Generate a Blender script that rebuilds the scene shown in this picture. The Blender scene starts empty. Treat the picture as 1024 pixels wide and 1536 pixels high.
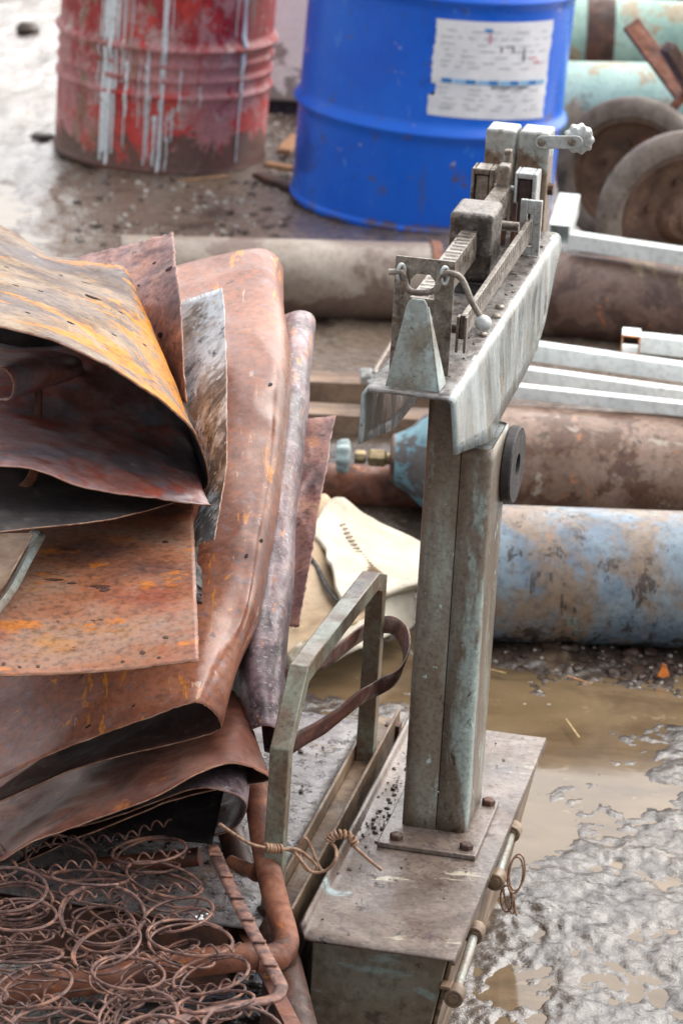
import bpy, bmesh, math, random
import numpy as np
from mathutils import Vector, Matrix, noise as mn
random.seed(7)
RNG = np.random.RandomState(5)
scene = bpy.context.scene
COL = scene.collection
PI = math.pi

# ------------------------------------------------------------------ camera
F_PX, CH, TH, RO = 5000., 1.88, math.radians(19.5), math.radians(3.2)
CR = (Matrix.Rotation(PI/2-TH, 3, 'X') @ Matrix.Rotation(RO, 3, 'Z'))
CP = Vector((0, 0, CH))
def ray(x, y): return CR @ Vector(((x-512)/F_PX, -(y-768)/F_PX, -1.))
def Zp(x, y, z=0.):                      # the point at height z seen at x, y of the photograph
    d = ray(x, y); return CP + d*((z-CH)/d.z)
def Yp(x, y, r):                         # the point at distance r along the ground
    d = ray(x, y); return CP + d*(r/d.y)
cam = bpy.data.cameras.new('camera'); camo = bpy.data.objects.new('camera', cam); COL.objects.link(camo)
camo.matrix_world = Matrix.Translation(CP) @ CR.to_4x4()
cam.sensor_fit = 'VERTICAL'; cam.sensor_height = 36; cam.lens = F_PX/1536*36
cam.clip_start = .1; cam.clip_end = 2000
cam.dof.use_dof = True; cam.dof.focus_distance = 3.85; cam.dof.aperture_fstop = 10.5
scene.camera = camo

# scale frame: u along the scale, v across it to the right, w = height
AN = math.radians(11.3)
AV = Vector((math.cos(AN), -math.sin(AN), 0)); LU = Vector((math.sin(AN), math.cos(AN), 0)); OS = Zp(680, 1440, .2)
OS.z = 0
def F(u, v, w): return OS + LU*u + AV*v + Vector((0, 0, w))
def Vp(x, y, v):
    d = ray(x, y); t = (v-(CP-OS).dot(AV))/d.dot(AV); return CP+d*t
def Up(x, y, u):
    d = ray(x, y); t = (u-(CP-OS).dot(LU))/d.dot(LU); return CP+d*t

# ------------------------------------------------------------------ materials
def srgb(r, g, b):
    def c(v):
        v /= 255.; return v/12.92 if v <= .04045 else ((v+.055)/1.055)**2.4
    return (c(r), c(g), c(b), 1)
FAR = ('drum', 'cylinder', 'puddle', 'mud', 'cream', 'tan seat', 'appliance', 'label', 'paper', 'shoulder', 'pipe lying', 'square', 'white painted', 'grey brown pipe', 'tyre', 'rim')
def mat(name, ramp, scale=6., stretch=(1, 1, 1), detail=9, distort=.6, rough=(.4, .7), metal=0., bump=.25, bscale=60.,
        layers=(), uv=False, speck=.35, speck_scale=90., spec=.5, sheen_noise=3., k=None):
    k = k or (1.15 if any(q in name for q in FAR) else 2.3)
    scale *= k
    if not any(q in name for q in ('drum', 'label', 'puddle', 'yellow', 'leaf', 'straw')):
        def ds(c): l_ = .3*c[0]+.55*c[1]+.15*c[2]; return tuple(1.04*(l_+(x-l_)*1.03) for x in c[:3])+(1,)
        ramp = [(p, ds(c)) for p, c in ramp]; layers = [dict(l, col=ds(l['col'])) for l in layers]
    m = bpy.data.materials.new(name); m.use_nodes = True
    nt = m.node_tree; N = nt.nodes; K = nt.links
    N.clear()
    out = N.new('ShaderNodeOutputMaterial'); b = N.new('ShaderNodeBsdfPrincipled'); K.new(b.outputs[0], out.inputs[0])
    tc = N.new('ShaderNodeTexCoord'); src = tc.outputs['UV' if uv else 'Object']
    seed = random.random()*50
    def mp(st, off):
        n = N.new('ShaderNodeMapping'); n.inputs['Scale'].default_value = st; n.inputs['Location'].default_value = (off, off*.7, -off)
        K.new(src, n.inputs[0]); return n.outputs[0]
    def nz(sc, st, off, det, dist=0., rg=.6):
        n = N.new('ShaderNodeTexNoise'); n.inputs['Scale'].default_value = sc; n.inputs['Detail'].default_value = det
        n.inputs['Roughness'].default_value = rg; n.inputs['Distortion'].default_value = dist
        K.new(mp(st, off), n.inputs['Vector']); return n.outputs['Fac']
    def rng(v, lo, hi, a=0., c=1., smooth=True):
        n = N.new('ShaderNodeMapRange'); n.interpolation_type = 'SMOOTHSTEP' if smooth else 'LINEAR'
        n.inputs['From Min'].default_value = lo; n.inputs['From Max'].default_value = hi
        n.inputs['To Min'].default_value = a; n.inputs['To Max'].default_value = c
        K.new(v, n.inputs['Value']); return n.outputs[0]
    def mix(fac, a, c, mode='MIX'):
        n = N.new('ShaderNodeMix'); n.data_type = 'RGBA'; n.blend_type = mode
        for s, v in ((n.inputs[0], fac), (n.inputs[6], a), (n.inputs[7], c)):
            if hasattr(v, 'links'): K.new(v, s)
            else: s.default_value = v
        return n.outputs[2]
    def fmix(fac, a, c):
        n = N.new('ShaderNodeMix'); n.data_type = 'FLOAT'
        for s, v in ((n.inputs[0], fac), (n.inputs[2], a), (n.inputs[3], c)):
            if hasattr(v, 'links'): K.new(v, s)
            else: s.default_value = v
        return n.outputs[0]
    base = nz(scale, stretch, seed, detail, distort)
    cr = N.new('ShaderNodeValToRGB'); K.new(base, cr.inputs[0])
    e = cr.color_ramp.elements
    while len(e) < len(ramp): e.new(.5)
    for i, (p, c) in enumerate(ramp): e[i].position = p; e[i].color = c
    col = cr.outputs[0]
    rn = nz(sheen_noise*scale/2., stretch, seed+7, 6)
    rgh = rng(rn, .4, .6, rough[0], rough[1])
    bmask = None
    for li, l in enumerate(layers):
        k_ = l.get('k', k)
        n = nz(l.get('scale', 5.)*k_, l.get('stretch', (1, 1, 1)), seed+11+li*3.1, l.get('detail', 8), l.get('distort', .3), l.get('rg', .65))
        if 'z' in l:                      # stronger towards a height in object space
            sx = N.new('ShaderNodeSeparateXYZ'); K.new(tc.outputs['Object'], sx.inputs[0])
            g = rng(sx.outputs[l.get('ax', 2)], l['z'][0], l['z'][1], 0, 1)
            ad = N.new('ShaderNodeMath'); ad.operation = 'MULTIPLY_ADD'; K.new(g, ad.inputs[0]); ad.inputs[1].default_value = l.get('zk', .3); K.new(n, ad.inputs[2]); n = ad.outputs[0]
        c_ = (l['lo']+l['hi'])/2; hw = (l['hi']-l['lo'])/2*l.get('soft', .6); mk = rng(n, c_-hw-.005, c_+hw-.005, 0, l.get('amt', 1.))
        col = mix(mk, col, l['col'], l.get('mode', 'MIX'))
        if 'rough' in l: rgh = fmix(mk, rgh, l['rough'])
        if 'bump' in l: bmask = (mk, l['bump'])
    if speck:
        s = nz(speck_scale, (1, 1, 1), seed+31, 4)
        col = mix(rng(s, .42, .7, 0, speck), col, mix(.75, col, (.012, .008, .006, 1)))
        s2 = nz(speck_scale*.6, (1, 1, 1), seed+37, 3)
        col = mix(rng(s2, .55, .8, 0, speck*.6), col, mix(.5, col, (.55, .5, .45, 1)))
    K.new(col, b.inputs['Base Color']); K.new(rgh, b.inputs['Roughness'])
    b.inputs['Metallic'].default_value = metal; b.inputs['Specular IOR Level'].default_value = spec
    hh = nz(bscale, (1, 1, 1), seed+19, 7, .2)
    h2 = nz(scale, stretch, seed, detail, distort)
    ad = N.new('ShaderNodeMath'); ad.operation = 'MULTIPLY_ADD'; K.new(h2, ad.inputs[0]); ad.inputs[1].default_value = 1.4; K.new(hh, ad.inputs[2])
    h = ad.outputs[0]
    if bmask:
        a2 = N.new('ShaderNodeMath'); a2.operation = 'MULTIPLY_ADD'; K.new(bmask[0], a2.inputs[0]); a2.inputs[1].default_value = bmask[1]; K.new(h, a2.inputs[2]); h = a2.outputs[0]
    bp = N.new('ShaderNodeBump'); bp.inputs['Strength'].default_value = bump; bp.inputs['Distance'].default_value = .004
    K.new(h, bp.inputs['Height']); K.new(bp.outputs[0], b.inputs['Normal'])
    return m

RU1 = srgb(60, 36, 30); RU2 = srgb(104, 62, 46); RU3 = srgb(130, 80, 58); RU4 = srgb(156, 106, 82); RU5 = srgb(128, 92, 84); OR = srgb(206, 122, 40)
LAV = srgb(150, 130, 134)
M = {}
M['rust'] = mat('rusty pipe metal', [(.3, RU1), (.45, RU2), (.56, RU3), (.7, RU4)], 9, rough=(.42, .75), bump=.35, layers=[dict(col=OR, scale=14, lo=.58, hi=.7, amt=.55), dict(col=RU5, scale=5, lo=.5, hi=.7, amt=.5)])
M['dark_rust'] = mat('dark brown rust', [(.3, srgb(40, 27, 24)), (.5, srgb(72, 48, 40)), (.7, srgb(110, 72, 54))], 10, rough=(.4, .7), bump=.35)
M['spring'] = mat('rusty spring wire', [(.35, srgb(60, 40, 38)), (.5, srgb(104, 74, 66)), (.65, srgb(146, 104, 84))], 24, rough=(.45, .7), bump=.3, speck_scale=300)
M['rust_plate'] = mat('flat rusted plate', [(.3, srgb(96, 66, 58)), (.42, srgb(132, 86, 66)), (.5, srgb(152, 102, 76)), (.6, srgb(148, 114, 96)), (.7, srgb(166, 116, 72))], 5, (.8, 1.4, 1.4), rough=(.3, .55), bump=.25, k=1.5,
    layers=[dict(col=srgb(134, 122, 116), scale=3, lo=.5, hi=.64, soft=1.3, amt=.7, k=1.6), dict(col=srgb(164, 78, 52), scale=3.5, lo=.52, hi=.64, soft=1.3, amt=.5, k=1.5), dict(col=srgb(198, 116, 40), scale=9, stretch=(.8, 1.5, 1.5), lo=.56, hi=.64, soft=.9, amt=.8, rg=.75), dict(col=srgb(84, 58, 56), scale=8, stretch=(.6, 1.3, 1.3), lo=.56, hi=.64, soft=1, amt=.75, rg=.75), dict(col=srgb(60, 30, 24), scale=12, stretch=(.6, 1.3, 1.3), lo=.65, hi=.67, amt=.9)], speck=.6, speck_scale=120)
M['fold_rust'] = mat('smooth red brown sheet', [(.3, srgb(92, 56, 46)), (.45, srgb(126, 78, 62)), (.56, srgb(150, 96, 74)), (.7, srgb(170, 116, 92))], 3, (1.4, .6, 1), rough=(.2, .42), bump=.1, k=1.5,
    layers=[dict(col=srgb(178, 132, 112), scale=2.2, lo=.54, hi=.7, soft=1.4, amt=.6, k=1.5), dict(col=srgb(110, 62, 46), scale=3, lo=.5, hi=.62, soft=1.2, amt=.65, rough=.5, rg=.7), dict(col=srgb(164, 96, 62), scale=20, lo=.52, hi=.62, amt=.6, soft=1.2, k=1.6, rg=.75),
            dict(col=srgb(126, 110, 116), scale=30, lo=.57, hi=.64, amt=.5, k=1.6), dict(col=srgb(204, 130, 50), scale=5, stretch=(4.2, .35, 3), lo=.6, hi=.64, amt=.85, distort=1.6, k=1.6), dict(col=srgb(200, 172, 152), scale=9, stretch=(5, .3, 3), lo=.65, hi=.67, amt=.7, distort=.9, k=1.8), dict(col=srgb(66, 38, 32), scale=10, lo=.65, hi=.69, amt=.85, k=1.8)], speck=.5, speck_scale=120)
M['dark_fold'] = mat('dark brown folded sheet', [(.3, srgb(72, 44, 38)), (.46, srgb(108, 66, 54)), (.58, srgb(138, 88, 70)), (.72, srgb(160, 106, 82))], 4, (1, .7, 1.2), rough=(.45, .65), bump=.15, k=1.6, spec=.3,
    layers=[dict(col=srgb(176, 78, 58), scale=4, lo=.58, hi=.68, amt=.6), dict(col=srgb(188, 112, 56), scale=10, lo=.58, hi=.66, amt=.6, rg=.75), dict(col=srgb(58, 36, 32), scale=5, lo=.56, hi=.66, amt=.7, rg=.75)], speck=.5)
M['purple'] = mat('purple grey scaled sheet', [(.3, srgb(66, 56, 60)), (.45, srgb(104, 88, 92)), (.55, srgb(140, 118, 124)), (.7, srgb(160, 132, 124))], 12, (1.2, .6, 1), rough=(.28, .55), bump=.3,
    layers=[dict(col=srgb(206, 130, 62), scale=7, stretch=(5, .6, 5), lo=.6, hi=.67, amt=.8), dict(col=srgb(118, 72, 60), scale=5, lo=.56, hi=.68, amt=.6), dict(col=srgb(190, 180, 184), scale=36, stretch=(1, 2.5, 2.5), lo=.56, hi=.64, amt=.65)], speck=.6, speck_scale=160)
M['pink_rust'] = mat('pinkish scaled plate', [(.3, srgb(88, 66, 66)), (.45, srgb(128, 94, 92)), (.57, srgb(160, 118, 108)), (.72, srgb(182, 138, 116))], 8, rough=(.35, .6), bump=.35,
    layers=[dict(col=srgb(200, 130, 70), scale=9, lo=.6, hi=.7, amt=.6), dict(col=srgb(66, 52, 56), scale=14, lo=.56, hi=.66, amt=.65)], speck=.6, speck_scale=150)
M['bw'] = mat('black sheet with white paint', [(.34, srgb(96, 88, 84)), (.46, srgb(130, 120, 114)), (.54, srgb(160, 150, 142)), (.66, srgb(186, 178, 170))], 5, (1.4, .8, .8), rough=(.25, .5), bump=.2, k=1.6,
    layers=[dict(col=srgb(206, 212, 218), scale=4, lo=.5, hi=.6, soft=1., amt=.9, z=(.12, .3), zk=.18, rg=.7), dict(col=srgb(52, 48, 50), scale=5, stretch=(.8, 1.6, 1.6), lo=.56, hi=.64, soft=1., amt=.85, z=(.25, .0), zk=.14, rg=.75), dict(col=srgb(190, 170, 140), scale=8, stretch=(1, 3, 3), lo=.6, hi=.66, amt=.6), dict(col=srgb(218, 226, 234), scale=22, stretch=(.8, 1.5, 1.5), lo=.62, hi=.65, amt=.9), dict(col=srgb(34, 32, 34), scale=18, lo=.63, hi=.66, amt=.9, rg=.7)], speck=.5)
M['yellow'] = mat('dirty sheet with yellow paint', [(.32, srgb(84, 72, 68)), (.44, srgb(112, 94, 82)), (.52, srgb(136, 112, 88)), (.64, srgb(150, 132, 112))], 5, (1, 1, 1), rough=(.5, .75), bump=.3, k=1.6, spec=.35,
    layers=[dict(col=srgb(88, 80, 86), scale=3, stretch=(.5, 1.4, 1.8), lo=.48, hi=.58, soft=1., amt=.8, rg=.75, k=1.4), dict(col=srgb(206, 128, 14), scale=3.2, stretch=(.6, 1.2, 1.6), lo=.54, hi=.6, soft=.7, amt=.95, z=(-.1, .13), ax=0, zk=.13, distort=.8, rg=.78), dict(col=srgb(84, 72, 74), scale=9, stretch=(.5, 1.4, 1.8), lo=.56, hi=.62, amt=.75, rg=.78),
            dict(col=srgb(170, 158, 146), scale=14, stretch=(.4, 1, 1), lo=.62, hi=.68, amt=.5), dict(col=srgb(30, 24, 26), scale=20, stretch=(.5, 1, 1), lo=.655, hi=.68, amt=.95)], speck=.6, speck_scale=110)
M['cave'] = mat('shade painted dark sheet', [(.3, srgb(30, 26, 27)), (.5, srgb(46, 40, 41)), (.7, srgb(66, 56, 55))], 9, rough=(.8, .95), bump=.2, spec=.15)  # near-black colour paints the shade inside hollows; the small holes use it too
M['black_sheet'] = mat('dark grey sheet', [(.3, srgb(46, 44, 46)), (.5, srgb(66, 62, 62)), (.7, srgb(86, 78, 74))], 6, rough=(.45, .7), bump=.12, speck=.4)
M['tongue'] = mat('pink grey sheet', [(.3, srgb(132, 84, 78)), (.45, srgb(168, 116, 106)), (.57, srgb(180, 148, 146)), (.72, srgb(166, 152, 160))], 4.5, rough=(.3, .5), bump=.15,
    layers=[dict(col=srgb(170, 84, 66), scale=5, lo=.5, hi=.62, amt=.7), dict(col=srgb(128, 134, 142), scale=4, lo=.52, hi=.64, amt=.6, z=(0, .25), ax=0, zk=.15), dict(col=srgb(206, 188, 160), scale=9, lo=.66, hi=.72, amt=.7)], speck=.35)
# scale paint: grey-green hammered enamel worn to brown grime
GG = srgb(128, 136, 130); GB = srgb(156, 172, 174)
M['enamel'] = mat('worn grey green enamel', [(.3, srgb(126, 130, 122)), (.45, srgb(146, 152, 146)), (.6, srgb(160, 168, 164)), (.75, srgb(178, 186, 182))], 6, (1, 1, .6), rough=(.26, .45), bump=.12, metal=.1, k=1.8,
    layers=[dict(col=srgb(118, 100, 80), scale=5, lo=.48, hi=.62, soft=1.2, amt=.7, rough=.5, distort=.5, rg=.7, k=1.7), dict(col=srgb(78, 58, 46), scale=24, lo=.6, hi=.66, amt=.9, rg=.7, k=1.8), dict(col=srgb(180, 200, 200), scale=6, lo=.6, hi=.7, amt=.5)], speck=.45, speck_scale=180)
M['post'] = mat('worn post enamel', [(.3, srgb(96, 86, 74)), (.45, srgb(118, 110, 97)), (.58, srgb(136, 137, 126)), (.72, srgb(158, 166, 157))], 7, (1.6, 1.6, .5), rough=(.28, .45), bump=.12, metal=.1, k=1.8,
    layers=[dict(col=srgb(104, 84, 70), scale=4, stretch=(1.3, 1.3, .6), lo=.4, hi=.58, soft=1.3, amt=.72, rough=.45, distort=.5, rg=.72, k=1.7), dict(col=srgb(170, 190, 186), scale=5, stretch=(1.6, 1.6, .4), lo=.56, hi=.66, soft=1., amt=.6, rg=.7, k=1.6), dict(col=srgb(66, 50, 42), scale=26, stretch=(1.3, 1.3, .7), lo=.6, hi=.67, amt=.85, rg=.7, k=1.8), dict(col=srgb(176, 196, 192), scale=30, stretch=(1, 1, .5), lo=.62, hi=.67, amt=.8, k=1.8)], speck=.5, speck_scale=200)
M['handle'] = mat('brown worn green enamel', [(.3, srgb(98, 92, 78)), (.45, srgb(122, 120, 104)), (.6, srgb(136, 142, 128)), (.75, srgb(160, 168, 158))], 8, (1, 1, .6), rough=(.26, .45), bump=.15, metal=.1, k=2, layers=[dict(col=srgb(104, 78, 60), scale=6, lo=.46, hi=.6, soft=1.1, amt=.8, rg=.72), dict(col=srgb(72, 52, 42), scale=26, lo=.6, hi=.66, amt=.9, rg=.7)], speck=.5, speck_scale=180)
M['beam'] = mat('wet grey channel', [(.3, srgb(112, 116, 114)), (.45, srgb(138, 146, 146)), (.55, srgb(158, 166, 166)), (.7, srgb(184, 192, 194))], 8, (1, 1, .35), rough=(.16, .36), bump=.12, metal=.25,
    layers=[dict(col=srgb(112, 108, 98), scale=7, stretch=(1.4, 1.4, .25), lo=.5, hi=.62, soft=1.2, amt=.6), dict(col=srgb(126, 112, 88), scale=9, stretch=(1, 1, .35), lo=.54, hi=.64, amt=.7, distort=.5), dict(col=srgb(86, 74, 66), scale=26, lo=.63, hi=.69, amt=.8)], speck=.3, speck_scale=160)
M['beam_top'] = mat('grimy channel top', [(.3, srgb(78, 70, 66)), (.5, srgb(112, 104, 98)), (.7, srgb(146, 144, 142))], 14, rough=(.15, .5), bump=.5, bscale=90, metal=.1,
    layers=[dict(col=srgb(48, 40, 38), scale=30, lo=.55, hi=.63, amt=.8)], speck=.6)
M['cover'] = mat('grimy wet cover plate', [(.3, srgb(72, 60, 54)), (.45, srgb(98, 84, 76)), (.58, srgb(120, 106, 97)), (.72, srgb(140, 130, 124))], 7, rough=(.2, .45), bump=.3, metal=.1,
    layers=[dict(col=srgb(156, 176, 178), scale=5, stretch=(.7, 1.6, 1), lo=.6, hi=.7, amt=.8), dict(col=srgb(186, 178, 158), scale=7, stretch=(.7, 1.6, 1), lo=.62, hi=.72, amt=.7), dict(col=srgb(76, 62, 66), scale=22, lo=.56, hi=.66, amt=.7), dict(col=srgb(96, 74, 56), scale=5, lo=.54, hi=.64, soft=1.2, amt=.6, rg=.72), dict(col=srgb(40, 32, 30), scale=24, lo=.62, hi=.66, amt=.9, bump=1., rg=.7)], speck=.55, speck_scale=150)
M['plate_dirty'] = mat('mud speckled platform', [(.3, srgb(96, 88, 86)), (.5, srgb(122, 114, 112)), (.7, srgb(142, 136, 136))], 12, rough=(.15, .4), bump=.5, k=2, layers=[dict(col=srgb(46, 36, 32), scale=24, lo=.56, hi=.61, amt=.95, rg=.72, bump=1.2), dict(col=srgb(110, 88, 70), scale=6, lo=.56, hi=.66, amt=.7)], speck=.6)
M['box'] = mat('muddy scale box', [(.3, srgb(76, 66, 54)), (.5, srgb(106, 94, 78)), (.7, srgb(126, 124, 112))], 8, (1, 1, .6), rough=(.35, .6), bump=.25,
    layers=[dict(col=srgb(132, 146, 142), scale=6, stretch=(1, 1, 3.5), lo=.55, hi=.65, amt=.75), dict(col=srgb(60, 46, 38), scale=16, lo=.58, hi=.68, amt=.7)], speck=.5)
M['side'] = mat('muddy brown side wall', [(.3, srgb(80, 62, 48)), (.5, srgb(114, 92, 72)), (.7, srgb(150, 130, 108))], 12, rough=(.4, .65), bump=.4, layers=[dict(col=srgb(66, 50, 44), scale=10, stretch=(1, 1, 2), lo=.54, hi=.64, amt=.7)])
M['edge'] = mat('bare rusty cut edge', [(.3, srgb(110, 70, 52)), (.5, srgb(164, 120, 96)), (.7, srgb(190, 160, 140))], 30, rough=(.4, .6))
M['steel'] = mat('dull bare steel', [(.3, srgb(94, 84, 76)), (.5, srgb(128, 118, 108)), (.7, srgb(160, 154, 144))], 20, rough=(.25, .45), bump=.2, metal=.45, layers=[dict(col=srgb(84, 64, 52), scale=34, lo=.54, hi=.64, amt=.7)], speck=.5, speck_scale=260)
M['pale'] = mat('pale worn steel', [(.3, srgb(150, 148, 144)), (.5, srgb(176, 178, 176)), (.7, srgb(200, 204, 204))], 20, rough=(.25, .42), bump=.15, metal=.3, layers=[dict(col=srgb(120, 98, 78), scale=30, lo=.58, hi=.68, amt=.7)])
M['weight'] = mat('brown stained weight', [(.3, srgb(88, 70, 58)), (.5, srgb(120, 100, 82)), (.7, srgb(146, 136, 122))], 14, rough=(.3, .5), bump=.25, metal=.15, layers=[dict(col=srgb(168, 172, 168), scale=6, lo=.5, hi=.62, amt=.8, z=(-.02, .03), zk=.3), dict(col=srgb(64, 48, 40), scale=30, lo=.6, hi=.68, amt=.7)])
M['black_iron'] = mat('black cast iron', [(.3, srgb(40, 34, 32)), (.5, srgb(60, 52, 48)), (.7, srgb(92, 84, 78))], 22, rough=(.22, .45), bump=.5, bscale=110, metal=.1, layers=[dict(col=srgb(136, 126, 118), scale=9, lo=.5, hi=.66, amt=.7, z=(.88, .9), zk=.2)], speck=.5)  # pale layer paints a highlight onto the top of the poise
M['rubber'] = mat('dark rubber', [(.3, srgb(32, 30, 31)), (.6, srgb(56, 52, 52))], 20, rough=(.45, .7), bump=.2)
M['tyre'] = mat('dusty solid tyre', [(.3, srgb(88, 76, 70)), (.5, srgb(112, 100, 92)), (.7, srgb(134, 124, 114))], 14, rough=(.6, .85), bump=.3, layers=[dict(col=srgb(56, 48, 44), scale=14, lo=.56, hi=.66, amt=.7)])
M['rim'] = mat('rusty muddy rim', [(.3, srgb(62, 46, 38)), (.5, srgb(96, 72, 58)), (.7, srgb(126, 98, 80))], 12, rough=(.5, .8), bump=.4)
M['brass'] = mat('dull brass', [(.3, srgb(120, 98, 70)), (.6, srgb(172, 154, 120))], 30, rough=(.3, .5), metal=.6, bump=.1)
M['wheel_grey'] = mat('grey green hand wheel', [(.3, srgb(120, 134, 134)), (.6, srgb(170, 184, 182))], 30, rough=(.3, .5), bump=.15)
M['white_tube'] = mat('white painted steel', [(.3, srgb(212, 218, 216)), (.6, srgb(238, 242, 240))], 6, rough=(.35, .6), bump=.1, layers=[dict(col=srgb(170, 118, 70), scale=14, lo=.66, hi=.74, amt=.7), dict(col=srgb(150, 146, 134), scale=8, lo=.56, hi=.7, amt=.6)], speck=.3)
M['orange_rust'] = mat('orange rusty cut end', [(.3, srgb(120, 64, 30)), (.6, srgb(214, 134, 60))], 40, rough=(.5, .8))
M['cream'] = mat('cream foam cloth', [(.3, srgb(164, 152, 134)), (.5, srgb(188, 180, 164)), (.7, srgb(204, 198, 184))], 5, rough=(.7, .95), bump=.15, layers=[dict(col=srgb(150, 118, 86), scale=7, lo=.62, hi=.74, amt=.55)], speck=.15, spec=.2)
M['tan'] = mat('tan seat cloth', [(.3, srgb(146, 124, 100)), (.5, srgb(172, 150, 124)), (.7, srgb(188, 168, 142))], 5, rough=(.7, .95), bump=.15, layers=[dict(col=srgb(120, 92, 66), scale=6, lo=.6, hi=.74, amt=.6)], speck=.2, spec=.2)
M['stitch'] = mat('brown stitching', [(.3, srgb(120, 96, 70)), (.7, srgb(160, 134, 104))], 20)
M['strap'] = mat('brown rusted strap', [(.3, srgb(62, 36, 32)), (.5, srgb(94, 58, 48)), (.7, srgb(126, 80, 62))], 14, rough=(.4, .65), bump=.3, layers=[dict(col=srgb(170, 136, 110), scale=26, lo=.64, hi=.7, amt=.6)], speck=.5)
M['wire'] = mat('brown twisted wire', [(.3, srgb(92, 66, 52)), (.6, srgb(158, 122, 96))], 60, rough=(.35, .6), bump=.2)
M['cyl_brown'] = mat('brown weathered cylinder', [(.3, srgb(92, 68, 54)), (.45, srgb(122, 96, 80)), (.6, srgb(146, 120, 104)), (.75, srgb(164, 144, 132))], 4, (.6, 1, 1), rough=(.28, .5), bump=.12, k=1.7,
    layers=[dict(col=srgb(88, 58, 42), scale=8, lo=.5, hi=.6, amt=.8, z=(.02, -.1), zk=.16, rg=.75), dict(col=srgb(182, 172, 158), scale=9, stretch=(.6, 1, 1), lo=.6, hi=.66, amt=.65, z=(0, .1), zk=.04, rg=.75), dict(col=srgb(190, 120, 74), scale=9, lo=.62, hi=.68, amt=.6), dict(col=srgb(62, 44, 36), scale=14, lo=.62, hi=.66, amt=.8, rg=.72)], speck=.5)
M['cyl_shoulder'] = mat('flaking blue shoulder', [(.3, srgb(96, 130, 142)), (.5, srgb(120, 160, 172)), (.7, srgb(140, 174, 182))], 12, rough=(.4, .6), bump=.25, layers=[dict(col=srgb(96, 78, 70), scale=20, lo=.5, hi=.58, amt=.85), dict(col=srgb(54, 92, 124), scale=12, lo=.6, hi=.68, amt=.6)])
M['cyl_blue'] = mat('pale blue flaking cylinder', [(.3, srgb(92, 108, 124)), (.45, srgb(116, 134, 150)), (.6, srgb(136, 150, 158)), (.75, srgb(158, 164, 162))], 6, (.8, 1, 1), rough=(.3, .5), bump=.15, k=1.7,
    layers=[dict(col=srgb(138, 114, 90), scale=3, stretch=(1.2, 1, .8), lo=.46, hi=.57, soft=1.1, amt=.85, rg=.72), dict(col=srgb(150, 112, 82), scale=10, stretch=(2, 1, .6), lo=.58, hi=.66, amt=.7, rg=.75), dict(col=srgb(132, 158, 152), scale=7, lo=.6, hi=.68, amt=.6), dict(col=srgb(58, 50, 48), scale=9, stretch=(2, 2, .8), lo=.56, hi=.64, amt=.85, z=(-.02, -.11), zk=.12, rg=.72), dict(col=srgb(62, 76, 100), scale=12, stretch=(3, 3, .7), lo=.62, hi=.66, amt=.85, rg=.72)], speck=.5)
M['cyl_green'] = mat('pale green cylinder', [(.3, srgb(128, 158, 146)), (.5, srgb(152, 182, 170)), (.7, srgb(168, 192, 180))], 6, rough=(.4, .6), bump=.15, layers=[dict(col=srgb(160, 134, 104), scale=10, lo=.52, hi=.62, amt=.8), dict(col=srgb(90, 78, 66), scale=8, lo=.6, hi=.7, amt=.6, z=(0, -.1), zk=.2)])
M['cyl_grey'] = mat('grey brown pipe', [(.3, srgb(96, 82, 72)), (.5, srgb(136, 122, 110)), (.7, srgb(162, 152, 140))], 6, (.5, 1, 1), rough=(.4, .65), bump=.12, layers=[dict(col=srgb(84, 58, 48), scale=6, lo=.5, hi=.62, amt=.7, z=(.02, -.08), zk=.25), dict(col=srgb(190, 178, 150), scale=7, lo=.64, hi=.74, amt=.6)])
M['cyl_purple'] = mat('brown purple cylinder', [(.3, srgb(82, 60, 52)), (.5, srgb(112, 88, 78)), (.7, srgb(140, 118, 108))], 5, (.6, 1, 1), rough=(.3, .55), bump=.15, k=1.6, layers=[dict(col=srgb(200, 116, 62), scale=8, lo=.62, hi=.67, amt=.75, rg=.7), dict(col=srgb(150, 134, 108), scale=4, lo=.56, hi=.64, amt=.65, rg=.7), dict(col=srgb(66, 44, 36), scale=8, lo=.52, hi=.62, amt=.75, z=(0, -.08), zk=.15, rg=.72)])
M['plank'] = mat('weathered brown bar', [(.3, srgb(84, 66, 54)), (.5, srgb(116, 94, 78)), (.7, srgb(148, 124, 102))], 8, (.4, 1, 1), rough=(.5, .8))
M['blue'] = mat('glossy blue drum paint', [(.3, srgb(0, 84, 200)), (.5, srgb(2, 96, 214)), (.7, srgb(14, 106, 222))], 3, rough=(.24, .4), bump=.04, spec=.5,
    layers=[dict(col=srgb(120, 150, 214), scale=9, stretch=(1, 1, .6), lo=.66, hi=.74, amt=.45), dict(col=srgb(30, 52, 118), scale=5, lo=.58, hi=.72, amt=.5, z=(.25, 0), zk=.08), dict(col=srgb(206, 190, 180), scale=24, lo=.67, hi=.7, amt=.85), dict(col=srgb(96, 150, 226), scale=18, stretch=(1, 1, .4), lo=.62, hi=.67, amt=.5, rg=.75), dict(col=srgb(92, 74, 64), scale=14, lo=.58, hi=.68, amt=.85, z=(.06, 0), zk=.16, rg=.75), dict(col=srgb(70, 84, 124), scale=9, stretch=(2, 2, .5), lo=.58, hi=.7, amt=.4)], speck=0)
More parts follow.
